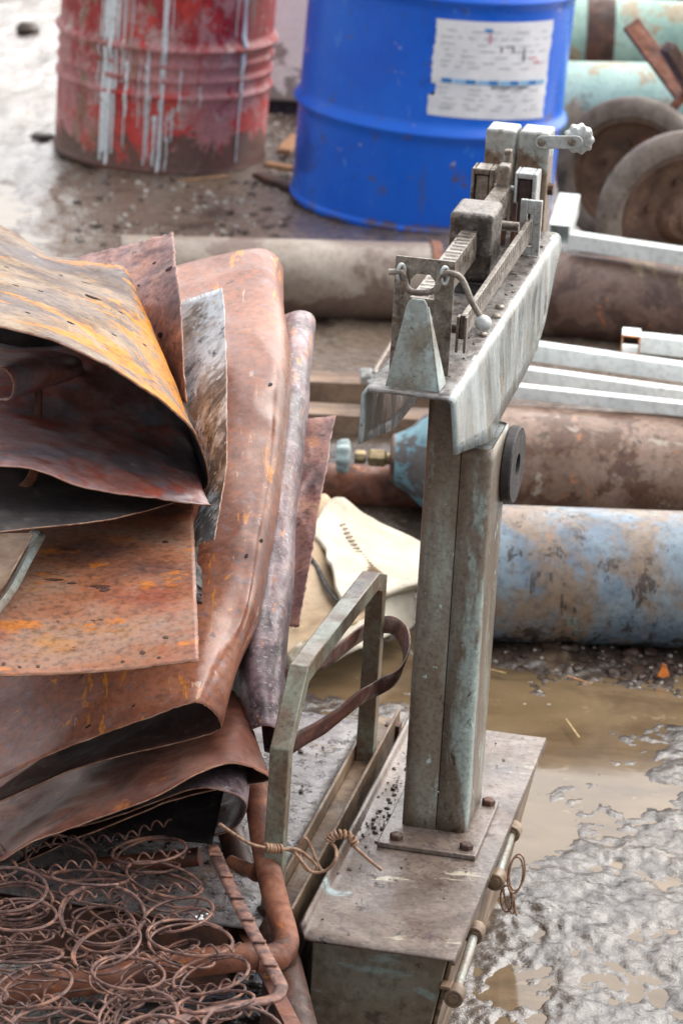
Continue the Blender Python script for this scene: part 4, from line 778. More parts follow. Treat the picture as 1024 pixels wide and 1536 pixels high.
# ------------------------------------------------------------------ sheet pile
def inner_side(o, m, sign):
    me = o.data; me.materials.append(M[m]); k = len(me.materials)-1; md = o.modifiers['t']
    # the hollow side of a fold: that side only gets the shade, painted as a dark material
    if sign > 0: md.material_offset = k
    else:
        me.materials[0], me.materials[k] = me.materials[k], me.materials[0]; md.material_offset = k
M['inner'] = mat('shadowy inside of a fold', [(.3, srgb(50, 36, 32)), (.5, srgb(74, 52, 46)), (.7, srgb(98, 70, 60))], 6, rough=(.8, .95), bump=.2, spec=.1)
def sheet(name, label, m, rows, nu=70, nv=60, th=.0016, ns=.004, sc=9, sd=0, parent=None, rag=None, cat='metal sheet', inner=0, cr=.6):
    R = loft(rows, nu, nv, ns=ns, sc=sc, sd=sd, cr=cr)
    if rag:                               # ragged edges: rag[(side)] = amplitude
        for side, amp in rag.items():
            for k in range(nu if side in 'tb' else nv):
                a = amp*mn.noise(Vector((k*.55, sd, 3)))+amp*.5*mn.noise(Vector((k*1.7, sd, 9)))
                if side == 't': R[0][k] += (R[1][k]-R[0][k]).normalized()*a
                if side == 'b': R[-1][k] += (R[-2][k]-R[-1][k]).normalized()*a
                if side == 'r': R[k][-1] += (R[k][-2]-R[k][-1]).normalized()*a
                if side == 'l': R[k][0] += (R[k][1]-R[k][0]).normalized()*a
    mb = MB(); mb.grid(R); o = obj(name, mb, m, solid=th, smooth=70, rim='edge')
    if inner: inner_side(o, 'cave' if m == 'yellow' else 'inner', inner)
    if label: tag(o, label, cat)
    return o, R
# 1 pinkish plate standing at the back
PNKo, PNKR = sheet('metal_sheet', 'pinkish scaled steel sheet with a small tear, behind the yellow-painted sheet', 'pink_rust',
      [[(20, 415, 4.34), (115, 386, 4.32), (190, 368, 4.3), (262, 349, 4.28)], [(20, 520, 4.15), (120, 480, 4.14), (200, 470, 4.12), (268, 430, 4.1)], [(20, 640, 4.16), (130, 610, 4.15), (246, 596, 4.06), (281, 606, 3.93)]], rag={'t': .006, 'r': .002}, sd=1, ns=.006)
# 2 the large smooth sheet, folded at its right edge: rows run from back to front
def fold_sheet(name, label, m, stations, nu=110, nv=60, **k): return sheet(name, label, m, stations, nu, nv, **k)
BIGo, BIGR = fold_sheet('folded_sheet', 'large smooth red brown sheet folded over, biggest fold of the pile', 'fold_rust', [
    [(-60, 520, 4.3), (120, 440, 4.35), (268, 398, 4.4), (330, 382, 4.42), (385, 372, 4.44), (412, 380, 4.46), (423, 405, 4.5), (416, 425, 4.56), (380, 440, 4.6), (200, 470, 4.6)],
    [(-60, 620, 4.12), (120, 540, 4.16), (268, 490, 4.2), (335, 468, 4.22), (395, 455, 4.24), (420, 462, 4.26), (429, 486, 4.3), (422, 506, 4.36), (385, 520, 4.4), (200, 560, 4.4)],
    [(-60, 740, 3.93), (120, 660, 3.96), (268, 600, 4.0), (340, 575, 4.02), (400, 560, 4.04), (426, 566, 4.06), (436, 590, 4.1), (428, 612, 4.16), (390, 630, 4.2), (200, 680, 4.2)],
    [(-60, 880, 3.78), (120, 800, 3.8), (268, 740, 3.84), (340, 712, 3.86), (388, 700, 3.88), (412, 704, 3.89), (424, 726, 3.93), (414, 748, 3.98), (378, 768, 4.02), (200, 810, 4.02)],
    [(-60, 1010, 3.63), (120, 930, 3.65), (250, 880, 3.68), (320, 848, 3.70), (368, 826, 3.72), (392, 828, 3.73), (404, 848, 3.77), (392, 872, 3.82), (352, 892, 3.86), (200, 935, 3.86)],
    [(-60, 1105, 3.53), (110, 1040, 3.53), (230, 985, 3.55), (300, 955, 3.57), (345, 935, 3.6), (368, 936, 3.61), (378, 955, 3.64), (364, 976, 3.68), (326, 996, 3.72), (200, 1030, 3.72)],
    [(-60, 1200, 3.42), (0, 1170, 3.42), (110, 1122, 3.43), (215, 1080, 3.44), (275, 1056, 3.45), (305, 1056, 3.46), (332, 1084, 3.48), (318, 1098, 3.49), (240, 1120, 3.49), (130, 1152, 3.48), (0, 1204, 3.46), (-60, 1226, 3.46)]],
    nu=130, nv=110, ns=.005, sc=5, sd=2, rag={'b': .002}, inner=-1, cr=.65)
# 3 second sheet below with its own fold
fold_sheet('folded_sheet', 'brown folded sheet with blue paint scratches, lower fold under the largest one', 'dark_fold', [
    [(-60, 1130, 3.9), (130, 1060, 3.88), (240, 1020, 3.86), (300, 990, 3.84), (335, 975, 3.82), (352, 980, 3.82), (358, 1000, 3.86), (340, 1020, 3.9), (200, 1060, 3.9)],
    [(-60, 1200, 3.66), (130, 1130, 3.65), (240, 1090, 3.64), (310, 1062, 3.63), (350, 1050, 3.62), (368, 1056, 3.62), (376, 1076, 3.66), (358, 1094, 3.7), (200, 1150, 3.7)],
    [(-60, 1310, 3.36), (0, 1293, 3.36), (55, 1260, 3.36), (130, 1232, 3.37), (230, 1198, 3.38), (300, 1164, 3.4), (345, 1146, 3.42), (375, 1150, 3.45), (401, 1166, 3.47), (385, 1176, 3.47), (330, 1184, 3.47), (250, 1206, 3.45), (130, 1252, 3.43), (20, 1300, 3.42)]],
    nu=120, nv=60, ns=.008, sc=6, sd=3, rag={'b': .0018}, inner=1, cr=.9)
# 4 dark lowest sheet, grey curled tip
fold_sheet('curled_sheet', 'lowest blackened sheet with a grey curled corner, just above the springs', 'purple', [
    [(60, 1180, 3.66), (150, 1150, 3.66), (250, 1120, 3.64), (330, 1100, 3.62), (372, 1098, 3.62), (376, 1140, 3.66), (345, 1160, 3.7), (250, 1170, 3.72), (120, 1190, 3.72)],
    [(60, 1260, 3.45), (150, 1235, 3.44), (240, 1205, 3.43), (312, 1184, 3.42), (360, 1196, 3.42), (364, 1222, 3.44), (335, 1252, 3.5), (240, 1262, 3.54), (120, 1240, 3.56)]], nu=80, nv=40, ns=.006, sd=4)
mb = MB(); mb.grid(loft([[(90, 1180, 3.6), (200, 1160, 3.6), (340, 1150, 3.6)], [(100, 1240, 3.55), (220, 1255, 3.52), (318, 1266, 3.5)]], 30, 20, ns=.004)); o = obj('metal_sheet', mb, 'cave', solid=.0016); tag(o, 'flat sheet painted black for the shade behind the lowest curled corner', 'metal sheet')  # dark colour stands for the shaded underside of the curled sheet
# 5 purple roll
fold_sheet('rolled_sheet', 'purple grey rolled sheet with an open tube end at the bottom', 'purple', [
    [(400, 520, 4.5), (415, 482, 4.42), (432, 470, 4.4), (452, 466, 4.4), (468, 474, 4.42), (471, 492, 4.46), (462, 505, 4.5), (440, 510, 4.52)],
    [(385, 640, 4.25), (408, 590, 4.18), (425, 578, 4.15), (444, 575, 4.15), (460, 583, 4.17), (463, 602, 4.21), (454, 618, 4.26), (430, 626, 4.28)],
    [(365, 780, 4.05), (392, 720, 3.98), (410, 708, 3.95), (430, 704, 3.95), (445, 712, 3.97), (449, 732, 4.01), (440, 750, 4.06), (415, 760, 4.08)],
    [(345, 920, 3.88), (370, 860, 3.81), (390, 846, 3.78), (414, 842, 3.78), (434, 850, 3.8), (439, 870, 3.84), (428, 890, 3.88), (400, 900, 3.9)],
    [(335, 1030, 3.72), (352, 985, 3.68), (374, 970, 3.64), (402, 968, 3.64), (424, 976, 3.66), (428, 996, 3.7), (416, 1014, 3.74), (390, 1022, 3.76)],
    [(350, 1120, 3.64), (372, 1100, 3.56), (382, 1092, 3.54), (402, 1088, 3.53), (419, 1098, 3.54), (421, 1116, 3.58), (412, 1130, 3.62), (396, 1128, 3.63)]], nu=80, nv=90, ns=.003, sc=9, sd=5)
# 6 rusty narrow sheet right behind
sheet('metal_sheet', 'narrow rust red sheet standing right of the purple roll', 'pink_rust',
      [[(410, 632, 4.3), (440, 630, 4.3), (470, 629, 4.3), (503, 627, 4.3)], [(400, 740, 4.15), (425, 745, 4.15), (455, 745, 4.15), (481, 745, 4.14)], [(385, 850, 4.02), (410, 850, 4.02), (438, 850, 4.02), (460, 850, 4.01)], [(375, 945, 3.92), (400, 944, 3.92), (424, 943, 3.92), (447, 943, 3.91)]], sd=6, ns=.006, rag={'b': .004, 'r': .002})
# 7 black and white
sheet('metal_sheet', 'black sheet with flaked white paint standing against the largest fold', 'bw',
      [[(225, 478, 4.2), (270, 456, 4.17), (300, 444, 4.15), (333, 431, 4.13)], [(262, 600, 4.0), (288, 588, 3.97), (312, 576, 3.94), (341, 560, 3.92)], [(302, 716, 3.84), (314, 712, 3.8), (326, 708, 3.77), (340, 702, 3.74)], [(286, 824, 3.66), (296, 819, 3.64), (306, 813, 3.63), (322, 807, 3.62)]], sd=7, ns=.004, rag={'r': .002, 'b': .004, 't': .002})
mb = MB(); mb.grid(loft([[(285, 800, 3.66), (294, 822, 3.66)], [(285, 860, 3.6), (300, 870, 3.6)], [(285, 900, 3.56), (302, 912, 3.56)]], 8, 30, ns=.006, sc=40)); o = obj('rubber_strip', mb, 'rubber', solid=.003); tag(o, 'crinkled black rubber strip peeking from behind the flat rusted plate', 'rubber strip')
# 8 flat rust plate
PLo, PLR = sheet('metal_plate', 'flat orange brown rusted plate with small drilled holes along its lower edge', 'rust_plate',
      [[(-80, 715, 3.86), (0, 715, 3.86), (150, 715, 3.86), (288, 730, 3.82)], [(-80, 860, 3.55), (0, 860, 3.545), (150, 860, 3.54), (293, 860, 3.535)], [(-80, 1020, 3.32), (0, 1017, 3.32), (160, 1008, 3.32), (298, 991, 3.32)]], sd=8, ns=.002, sc=5, rag={'b': .0012, 'r': .0012}, th=.0022)
def proj(p):
    q = CR.transposed() @ (p-CP); return 512+F_PX*q.x/-q.z, 768-F_PX*q.y/-q.z
def markR(R, x, y, rx, ry):
    best = min(((proj(R[i][j])[0]-x)**2+(proj(R[i][j])[1]-y)**2, i, j) for i in range(1, len(R)-1) for j in range(1, len(R[0])-1)); _, i, j = best
    c = R[i][j]; a = (R[i][j+1]-R[i][j-1]).normalized(); b = (R[i-1][j]-R[i+1][j]).normalized(); n = a.cross(b)
    if n.z < 0: n = -n
    s_ = 4./5000; P = [c+a*math.cos(2*PI*k/10)*rx*s_*random.uniform(.6, 1.25)+b*math.sin(2*PI*k/10)*ry*s_*1.5*random.uniform(.6, 1.25)+n*.0014 for k in range(10)]
    m_ = MB(); m_.prism(P, n*.0004); return m_
def mark(mb, x, y, Y0, rx, ry, n=9, mi=0, sheet_n=Vector((0, -.7, .7))):
    c = Yp(x, y, Y0); s = Y0/5000*1.06; pts = [c+Vector((math.cos(2*PI*k/n)*rx*s*random.uniform(.6, 1.2), 0, 0))+Vector((0, .45, .9)).normalized()*math.sin(2*PI*k/n)*ry*s*random.uniform(.6, 1.2) for k in range(n)]
    mb.prism(pts, Vector((0, -.0006, .0004)), mi)
for (x, y, rx, ry) in [(247, 956, 4, 3), (215, 980, 5, 3), (182, 994, 3, 2.4), (238, 987, 3, 2), (30, 1000, 3, 2.4), (7, 996, 4, 3), (150, 880, 14, 4), (82, 872, 12, 2.5), (108, 875, 6, 2), (247, 814, 6, 3), (158, 884, 8, 5), (60, 1003, 3, 2), (104, 828, 12, 5)]: obj('rust_hole', markR(PLR, x, y, rx, ry), 'dark_rust', PLo)
# two grey-green strips
for (pts, lb) in [([(52, 796, 3.56), (20, 835, 3.52), (-12, 880, 3.46)], 'narrow grey green strip at the left edge, upper of two on the rust plate'), ([(62, 800, 3.57), (40, 840, 3.52), (16, 885, 3.45), (-14, 925, 3.4)], 'narrow grey green strip at the left edge, lower of two on the rust plate')]:
    mb = MB(); P = crom([Yp(*p) for p in pts], 14); mb.grid([[p+Vector((-.006, 0, -.003)), p+Vector((0, 0, .003)), p+Vector((.006, 0, -.002))] for p in P]); o = obj('steel_strip', mb, 'enamel', solid=.0015); tag(o, lb, 'steel strip')
mb = MB(); mb.grid(loft([[(-10, 800, 3.5), (30, 800, 3.5), (50, 800, 3.5)], [(-10, 900, 3.41), (8, 880, 3.42), (25, 850, 3.44)]], 14, 14, ns=.003)); o = obj('plastic_scrap', mb, 'plank', solid=.002); tag(o, 'small tan scrap between the two grey green strips', 'scrap')
# 9 black sheet under the tongue
sheet('metal_sheet', 'dark grey curved sheet under the pink tongue-shaped sheet', 'black_sheet',
      [[(-80, 660, 3.75), (60, 665, 3.78), (180, 680, 3.82), (285, 700, 3.88)], [(-80, 740, 3.6), (60, 745, 3.63), (180, 745, 3.68), (285, 738, 3.78)], [(-80, 800, 3.47), (10, 799, 3.5), (130, 785, 3.54), (215, 768, 3.62), (270, 750, 3.72)]], sd=9, ns=.003)
# 10 tongue sheet
sheet('torn_sheet', 'pinkish grey tongue-shaped sheet pointing right inside the yellow fold', 'tongue',
      [[(-80, 520, 4.05), (60, 520, 4.05), (160, 520, 4.05), (260, 560, 4.05), (300, 640, 3.98)], [(-80, 600, 3.84), (0, 604, 3.85), (100, 620, 3.86), (200, 640, 3.86), (275, 668, 3.84), (300, 715, 3.76)], [(-80, 655, 3.68), (0, 658, 3.68), (110, 680, 3.68), (210, 705, 3.68), (285, 728, 3.68), (312, 752, 3.67)], [(-80, 706, 3.56), (0, 702, 3.56), (60, 708, 3.56), (120, 728, 3.57), (220, 748, 3.6), (317, 758, 3.66)]], nu=90, sd=10, ns=.005, rag={'b': .0015})
# 11 top yellow sheet: curls down at right, open mouth in front
YELo, YELR = fold_sheet('curled_sheet', 'top sheet with yellow paint arching over a dark hollow', 'yellow', [
    [(-80, 310, 4.35), (0, 342, 4.3), (60, 378, 4.27), (120, 392, 4.24), (170, 398, 4.22), (192, 402, 4.22), (204, 430, 4.22), (215, 470, 4.2), (230, 520, 4.14)],
    [(-80, 380, 4.02), (0, 402, 4.0), (80, 428, 3.99), (150, 452, 3.99), (200, 478, 4.0), (226, 500, 4.02), (246, 540, 4.04), (258, 590, 4.04), (262, 640, 4.02)],
    [(-80, 440, 3.76), (0, 456, 3.75), (90, 486, 3.74), (160, 522, 3.75), (220, 560, 3.78), (258, 592, 3.82), (282, 632, 3.86), (288, 680, 3.88), (286, 710, 3.88)],
    [(-80, 472, 3.6), (0, 493, 3.58), (100, 520, 3.56), (180, 560, 3.56), (240, 604, 3.58), (285, 648, 3.62), (309, 690, 3.66), (314, 722, 3.7), (304, 736, 3.76)]],
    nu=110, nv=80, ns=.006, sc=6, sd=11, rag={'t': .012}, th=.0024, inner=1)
for (o_, R_, L_) in ((BIGo, BIGR, [(404, 576, 4, 2.5), (368, 835, 3, 3), (390, 812, 4, 3), (352, 850, 9, 5), (330, 640, 2.5, 2), (200, 1060, 3, 2), (134, 1092, 4, 3), (300, 905, 3, 2)]), (YELo, YELR, [(139, 448, 13, 4), (104, 486, 7, 4), (180, 470, 5, 2), (60, 440, 5, 2), (8, 404, 5, 3), (128, 427, 7, 1.6), (215, 520, 4, 1.6), (40, 470, 6, 1.6), (92, 415, 4, 2), (170, 505, 6, 1.6), (22, 430, 5, 1.4)]), (PNKo, PNKR, [(254, 404, 7, 4), (210, 430, 3, 2), (243, 503, 6, 4), (232, 395, 4, 2)])):
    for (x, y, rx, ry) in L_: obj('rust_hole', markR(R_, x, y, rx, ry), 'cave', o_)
# dark sheet added behind the hollow to keep it black
mb = MB(); mb.grid(loft([[(-80, 430, 4.12), (120, 440, 4.12), (240, 520, 4.1), (285, 620, 4.02)], [(-80, 640, 4.12), (120, 640, 4.12), (220, 660, 4.1), (290, 700, 3.98)]], 40, 24, ns=.01)); o = obj('metal_sheet', mb, 'cave', solid=.002); tag(o, 'dark sheet added to shade the back of the hollow under the top sheet', 'metal sheet')
# 12 inner pink roll
sheet('rolled_sheet', 'short pink grey rolled sheet lying inside the hollow', 'tongue', [
    [(-60, 500, 3.95), (20, 520, 3.95), (80, 528, 3.95), (118, 540, 3.96), (122, 555, 3.98), (110, 562, 4.02)],
    [(-60, 530, 3.84), (10, 532, 3.83), (60, 534, 3.83), (100, 545, 3.84), (116, 560, 3.86), (104, 572, 3.92)],
    [(-60, 560, 3.7), (0, 553, 3.7), (12, 560, 3.71), (20, 578, 3.72), (14, 597, 3.75), (-6, 600, 3.8)]], nu=60, nv=40, sd=12, ns=.003)
mb = MB(); pts = [(-20, 600), (20, 596), (62, 590), (96, 566), (118, 572), (112, 582), (136, 588), (118, 597), (104, 598), (112, 606), (95, 612), (88, 628), (74, 640), (50, 632), (36, 618), (10, 612), (-20, 612)]
mb.prism([Yp(x, y, 3.98) for x, y in pts], Vector((0, .002, 0))); o = obj('torn_scrap', mb, 'strap'); tag(o, 'dark red scrap with a jagged torn edge inside the hollow', 'scrap')
mb = MB(); mb.tube([Yp(59, 575, 3.82), Yp(58, 610, 3.82), Yp(58, 652, 3.82)], .0046, 12); o = obj('steel_rod', mb, 'rust'); tag(o, 'short rusty rod standing upright inside the hollow', 'rod')
mb = MB(); mb.tube(crom([Yp(-30, 735, 3.66), Yp(0, 742, 3.65), Yp(25, 738, 3.65), Yp(45, 722, 3.66), Yp(52, 700, 3.68), Yp(40, 685, 3.72)], 30), .006, 12); o = obj('steel_ring', mb, 'rust'); tag(o, 'curved rusty bar under the pink tongue-shaped sheet', 'bar')
mb = MB()
for k in range(130):
    x = random.uniform(0, 250); f_ = random.random(); x0 = x*(1-.2*f_)
    yy = np.interp(x, [0, 60, 120, 190, 240], [342, 378, 392, 402, 560])*(1-f_)+np.interp(x, [0, 100, 180, 240], [493, 520, 560, 604])*f_
    Yy = 4.28*(1-f_)+3.6*f_
    s_ = random.choice([1, 1, 1, 2])
# debris lying on the pile is part of the paint texture

# ------------------------------------------------------------------ bed frame, springs, pipes
BY = 3.30
def Bp(x, y): return Zp(x, y, .24)        # the spring base lies flat, 24 cm up
t = thing('bed_frame', 'rusty tube bed frame with an elbow at its corner, beside the springs', 'bed frame', Zp(400, 1400, 0))
mb = MB()
P = [Yp(378, 1160, 3.55), Yp(386, 1200, 3.51), Yp(396, 1270, 3.44), Yp(412, 1345, 3.36), Yp(426, 1395, 3.31), Yp(428, 1420, 3.285), Yp(412, 1436, 3.27), Yp(385, 1437, 3.265)]
mb.tube(crom(P, 60), [.0145]*48+[.016]*12, 18); obj('side_tube', mb, 'rust', t, smooth=60)
mb = MB(); mb.tube(crom([Yp(400, 1432, 3.27), Yp(330, 1440, 3.26), Yp(250, 1450, 3.26), (Yp(160, 1468, 3.25)), Yp(-80, 1498, 3.24)], 40), .0155, 18); obj('cross_tube', mb, 'rust', t, smooth=60)
mb = MB(); mb.tube([Yp(345, 1292, 3.45), Yp(384, 1308, 3.42)], .0075, 12); mb.lathe(Yp(383, 1307, 3.425), Yp(388, 1310, 3.42)-Yp(380, 1305, 3.43), [(0, .011), (.006, .011)], 16); obj('cross_stub', mb, 'rust', t)
mb = MB(); mb.tube([Yp(300, 1285, 3.5), Yp(150, 1300, 3.52), Yp(-60, 1340, 3.5)], .011, 12); obj('cross_tube', mb, 'rust', t)
for (x0, y0) in ((396, 1270),):
    mb = MB(); p = Yp(428, 1420, 3.3); mb.tube([p, Vector((p.x-.01, p.y+.01, .0))], .014, 14); obj('leg', mb, 'dark_rust', t)
mb = MB(); mb.tube([Yp(335, 1215, 3.62), Yp(372, 1330, 3.5), Yp(392, 1440, 3.4)], .0155, 16); o = obj('steel_pipe', mb, 'dark_rust'); tag(o, 'dark brown pipe lying just behind the bed frame side tube', 'pipe')
mb = MB(); mb.tube([Yp(400, 1380, 3.42), Yp(425, 1450, 3.32), Yp(452, 1560, 3.2)], .021, 18); o = obj('steel_pipe', mb, 'dark_rust'); tag(o, 'thick brown pipe leaving the photo at the bottom, left of the base box', 'pipe')
t = thing('spring_base', 'rusty bed spring base of wire coils inside a flat steel rim', 'bed springs', Zp(200, 1420, .1))
E1 = [(318, 1270), (345, 1330), (385, 1410), (416, 1468), (421, 1484), (412, 1497), (390, 1503), (330, 1515), (200, 1548), (0, 1600)]
mb = MB(); P = crom([Zp(x, y, .262) for x, y in E1], 90); rows = []
for i, p in enumerate(P):
    tt = (P[min(i+1, 89)]-P[max(i-1, 0)]).normalized(); s_ = tt.cross(Vector((0, 0, 1))).normalized(); rows.append([p-s_*.007, p-s_*.003+Vector((0, 0, .001)), p+s_*.003+Vector((0, 0, .001)), p+s_*.007])
mb.grid(rows); obj('rim_strip', mb, 'spring', t, solid=.003)
mb = MB(); P = [Zp(x, y, .17) for x, y in ((322, 1300), (360, 1380), (420, 1500), (450, 1560))]
for a, b in zip(P[:-1], P[1:]): mb.bar(a, b, .017, .003)
obj('lower_rim', mb, 'rust', t)
for i in range(6):
    mb = MB(); a = Vector(Zp(*E1[0], .266)).lerp(Zp(416, 1468, .266), (i+.4)/6); mb.bar(a-Vector((.0074, 0, 0)), a+Vector((.0074, 0, 0)), .006, .003); obj('rim_clip', mb, 'spring', t, bevel=.001)
# coil grid: rows parallel to the x-like direction, measured on the photo
o0 = Zp(282, 1404, .262); ex = (Zp(172, 1402, .262)-o0); ey = (Zp(300, 1450, .262)-o0)
ex = (Zp(160, 1418, .262)-Zp(278, 1404, .262)); ey = Zp(303, 1452, .262)-Zp(278, 1404, .262)
def coilpts(c, r0, r1, z0, z1, turns, n, ph=0, til=Vector((0, 0, 0))):
    return [Vector((c.x, c.y, 0))+til*(i/n)+Vector((math.cos(ph+2*PI*turns*i/n)*(r0+(r1-r0)*i/n), math.sin(ph+2*PI*turns*i/n)*(r0+(r1-r0)*i/n), z0+(z1-z0)*i/n)) for i in range(n+1)]
for iy in range(-3, 4):
    for ix in range(-1 if iy > 0 else 0, 4):
        c = o0+ex*(ix+(0.0))+ey*iy + Vector((random.uniform(-.011, .011), random.uniform(-.012, .012), random.uniform(-.010, .006)))
        if c.x > Zp(350, 1400, .26).x and ix < 0: continue
        ph = random.uniform(0, 6); R0 = .042
        mb = MB(); top = c.z
        mb.tube(coilpts(c, R0, R0*.97, top, top-.001, 1.05, 26, ph), .0018, 6); c2_ = c+Vector((random.uniform(-.012, .012), random.uniform(-.02, .02), 0)); (mb.tube(coilpts(c2_, R0*.9, R0*.86, top-.012, top-.02, 1.3, 30, ph+1), .0016, 6) if random.random() < .3 else None)
        mb.tube(coilpts(c, R0*.97, .016, top-.001, top-.06, 2.1, 50, ph+.3, Vector((random.uniform(-.018, .018), random.uniform(-.018, .018), 0))), .0015, 6)
        mb.tube(coilpts(c, .016, R0*.9, top-.06, top-.13, 2.2, 50, ph+.9), .0015, 6)
        tlt = Matrix.Rotation(random.gauss(0, .16), 3, 'X') @ Matrix.Rotation(random.gauss(0, .16), 3, 'Y'); sc_ = Vector((random.uniform(.9, 1.12), random.uniform(.88, 1.1), 1)); c3 = Vector((c.x, c.y, top))
        mb.v = [tuple(c3+tlt@Vector(((v[0]-c3.x)*sc_.x, (v[1]-c3.y)*sc_.y, v[2]-top))) for v in mb.v]
        obj('coil_spring', mb, 'spring', t)
        mb = MB(); c = c+ex*.5+ey*.5+Vector((random.uniform(-.01, .01), random.uniform(-.01, .01), -.035)); mb.tube(coilpts(c, R0*.95, .018, c.z, c.z-.06, 2.1, 50, ph), .0016, 6); q3 = Matrix.Rotation(random.gauss(0, .14), 3, 'X') @ Matrix.Rotation(random.gauss(0, .14), 3, 'Y'); mb.v = [tuple(c+q3@(Vector(v)-c)) for v in mb.v]
        if proj(c)[0] < 340+.45*(proj(c)[1]-1300): obj('coil_spring', mb, 'spring', t)
# lacing helicals along the rows, and a few across
for iy in range(-3, 5):
    a = o0+ex*-.55+ey*(iy-.5)+Vector((0, 0, .0)); b = o0+ex*3.7+ey*(iy-.5)
    n = 460; mb = MB(); d = (b-a); ln = d.length; pp = []
    d.normalize(); x_ = Vector((0, 0, 1)); y_ = d.cross(x_)
    wob = random.uniform(0, 9)
    for i in range(n+1):
        q = i/n; an = 2*PI*q*ln/.017; pp.append(a+d*ln*q+(x_*math.cos(an)+y_*math.sin(an))*.0042+y_*.018*mn.noise(Vector((q*7, wob, 0)))+x_*.012*mn.noise(Vector((q*7, wob, 5))))
    mb.tube(pp, .0012, 5); obj('lacing_spring', mb, 'spring', t)
for ix in (0, 2):
    a = o0+ex*(ix+.5)+ey*-3.4; b = o0+ex*(ix+.5)+ey*4.2; a.z -= .03; b.z -= .03; n = 360; mb = MB(); d = (b-a); ln = d.length; d.normalize(); x_ = Vector((0, 0, 1)); y_ = d.cross(x_); pp = []
    for i in range(n+1):
        q = i/n; an = 2*PI*q*ln/.016; pp.append(a+d*ln*q+(x_*math.cos(an)+y_*math.sin(an))*.006+x_*.012*mn.noise(Vector((q*6, ix*3., 5))))
    mb.tube(pp, .001, 5); obj('lacing_spring', mb, 'spring', t)
# a stone and paint crumbs among the springs
mb = MB()
for k in range(14): clod(mb, Zp(300+random.gauss(0, 5), 1376+random.gauss(0, 6), .245), random.uniform(.001, .0035))
o = obj('paint_flakes', mb, 'white_tube'); tag(o, 'tiny cluster of white and orange paint flakes caught in the springs', 'flakes', kind='stuff')

# ------------------------------------------------------------------ small debris
def stick(name, a, b, z, w, m, lb, cat):
    mb = MB(); mb.bar(Zp(*a, z), Zp(*b, z), w, w*.4); o = obj(name, mb, m, bevel=w*.1); tag(o, lb, cat)
stick('wood_stick', (398, 246), (445, 254), .03, .028, 'wood', 'pale broken wood strip lying nearest the blue drum', 'wood')
stick('wood_stick', (425, 228), (446, 205), .04, .035, 'wood', 'short broken wood piece leaning beside the blue drum', 'wood')
stick('wood_stick', (385, 262), (440, 282), .02, .03, 'dark_rust', 'dark wet board piece between the two drums', 'wood')
stick('wood_stick', (262, 272), (345, 264), .012, .008, 'wood', 'thin orange brown stick lying against the foot of the red drum', 'wood')
stick('straw', (850, 1014), (886, 1026), .014, .004, 'wood', 'brown straw on the mud below the blue cylinder', 'straw')
stick('straw', (848, 1078), (868, 1106), .010, .003, 'straw', 'yellow straw floating in the middle of the puddle', 'straw')
stick('straw', (735, 1004), (758, 1010), .010, .004, 'straw', 'short yellow straw right beside the post', 'straw')
mb = MB(); c = Zp(995, 1006, .02); mb.prism([c+Vector((-.009, 0, -.009)), c+Vector((-.001, -.002, -.011)), c+Vector((.009, -.003, -.007)), c+Vector((.005, .002, .001)), c+Vector((.003, .003, .006)), c+Vector((-.002, .004, .010)), c+Vector((-.004, .003, .002))], Vector((0, .001, .0005))); o = obj('leaf', mb, 'leaf'); tag(o, 'small orange leaf on the mud under the blue cylinder', 'leaf')
mb = MB()
for k in range(260):
    if k < 110: x, y = random.uniform(110, 430), random.uniform(275, 370)
    elif k < 190: x, y = random.uniform(740, 1024), random.uniform(975, 1060)
    else: x, y = random.uniform(400, 445), random.uniform(180, 300)
    p = Zp(x, y, 0); p.z = float(mud_h(np.array([p.x]), np.array([p.y]))[0]); clod(mb, p, random.uniform(.002, .009 if k < 110 or k > 190 else .005), .7)
o = obj('gravel', mb, 'stone'); tag(o, 'small stones and crumbs scattered on the mud', 'gravel', kind='stuff')
mb = MB()
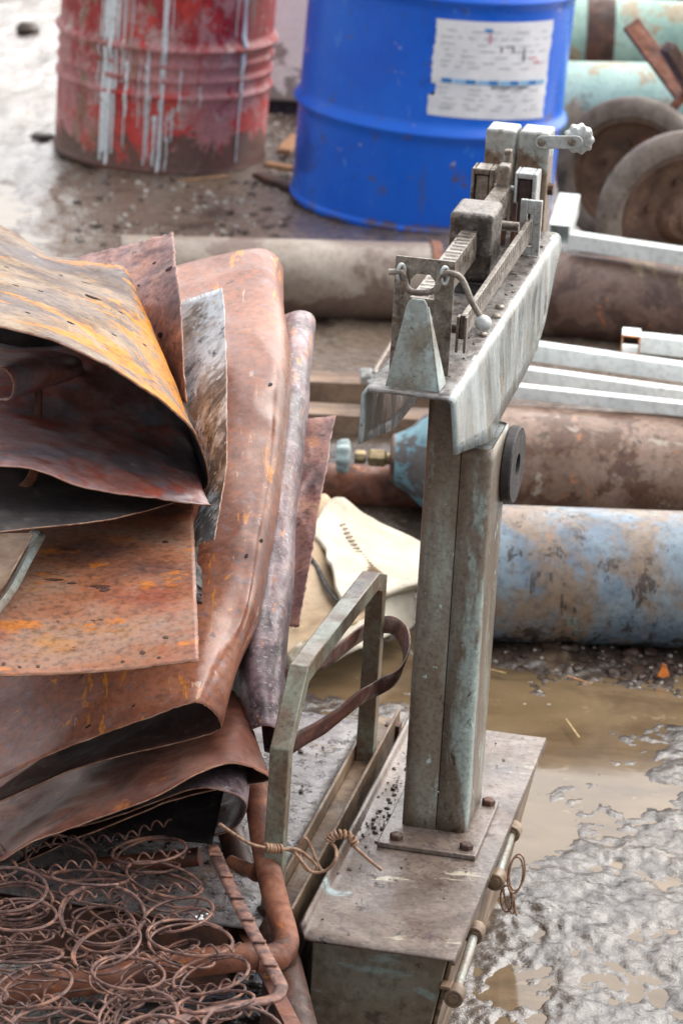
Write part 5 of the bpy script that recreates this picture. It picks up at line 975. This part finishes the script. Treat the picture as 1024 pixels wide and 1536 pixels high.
for k in range(160):
    x, y = random.uniform(110, 440), random.uniform(180, 380); p = Zp(x, y, 0); p.z = float(mud_h(np.array([p.x]), np.array([p.y]))[0]); clod(mb, p, random.uniform(.003, .014), .5)
for k in range(120):
    x, y = random.uniform(640, 1024), random.uniform(965, 1020); p = Zp(x, y, 0); p.z = float(mud_h(np.array([p.x]), np.array([p.y]))[0]); clod(mb, p, random.uniform(.003, .014), .5)
o = obj('mud_clods', mb, 'clod'); tag(o, 'dark mud clods lying around the drums and cylinders', 'mud', kind='stuff')
mb = MB(); mb.lathe(Zp(42, 52, .0), (0, 0, 1), [(0, .03), (.02, .034), (.035, .02), (.036, .002)], 10); o = obj('dark_stone', mb, 'clod'); tag(o, 'dark stone on the wet mud at the top left corner', 'stone')
mb = MB(); clod(mb, Zp(66, 205, .01), .03, .4); o = obj('dark_stone', mb, 'clod'); tag(o, 'flat dark stone beside the foot of the red drum', 'stone')

# ------------------------------------------------------------------ light
w = bpy.data.worlds.new('World'); scene.world = w; w.use_nodes = True; nt = w.node_tree
sky = nt.nodes.new('ShaderNodeTexSky'); sky.sky_type = 'NISHITA'; sky.sun_disc = False
SE, SR = math.radians(50), math.radians(46)
sky.sun_elevation = SE; sky.sun_rotation = SR; sky.dust_density = 4; sky.air_density = 1.5; sky.ozone_density = 1
hs = nt.nodes.new('ShaderNodeHueSaturation'); hs.inputs['Saturation'].default_value = .3; hs.inputs['Value'].default_value = 1.7
nt.links.new(sky.outputs[0], hs.inputs['Color']); nt.links.new(hs.outputs[0], nt.nodes['Background'].inputs[0]); nt.nodes['Background'].inputs[1].default_value = .15
sl = bpy.data.lights.new('sun', 'SUN'); sl.energy = 4.1; sl.angle = math.radians(115); sl.color = (1, .97, .93)
so = bpy.data.objects.new('sun', sl); COL.objects.link(so)
sd = Vector((math.sin(SR)*math.cos(SE), math.cos(SR)*math.cos(SE), math.sin(SE)))
so.rotation_euler = sd.to_track_quat('Z', 'Y').to_euler(); so.location = (0, 0, 5)
scene.view_settings.view_transform = 'Standard'; scene.view_settings.look = 'None'; scene.view_settings.exposure = 0
scene.render.engine = 'CYCLES'
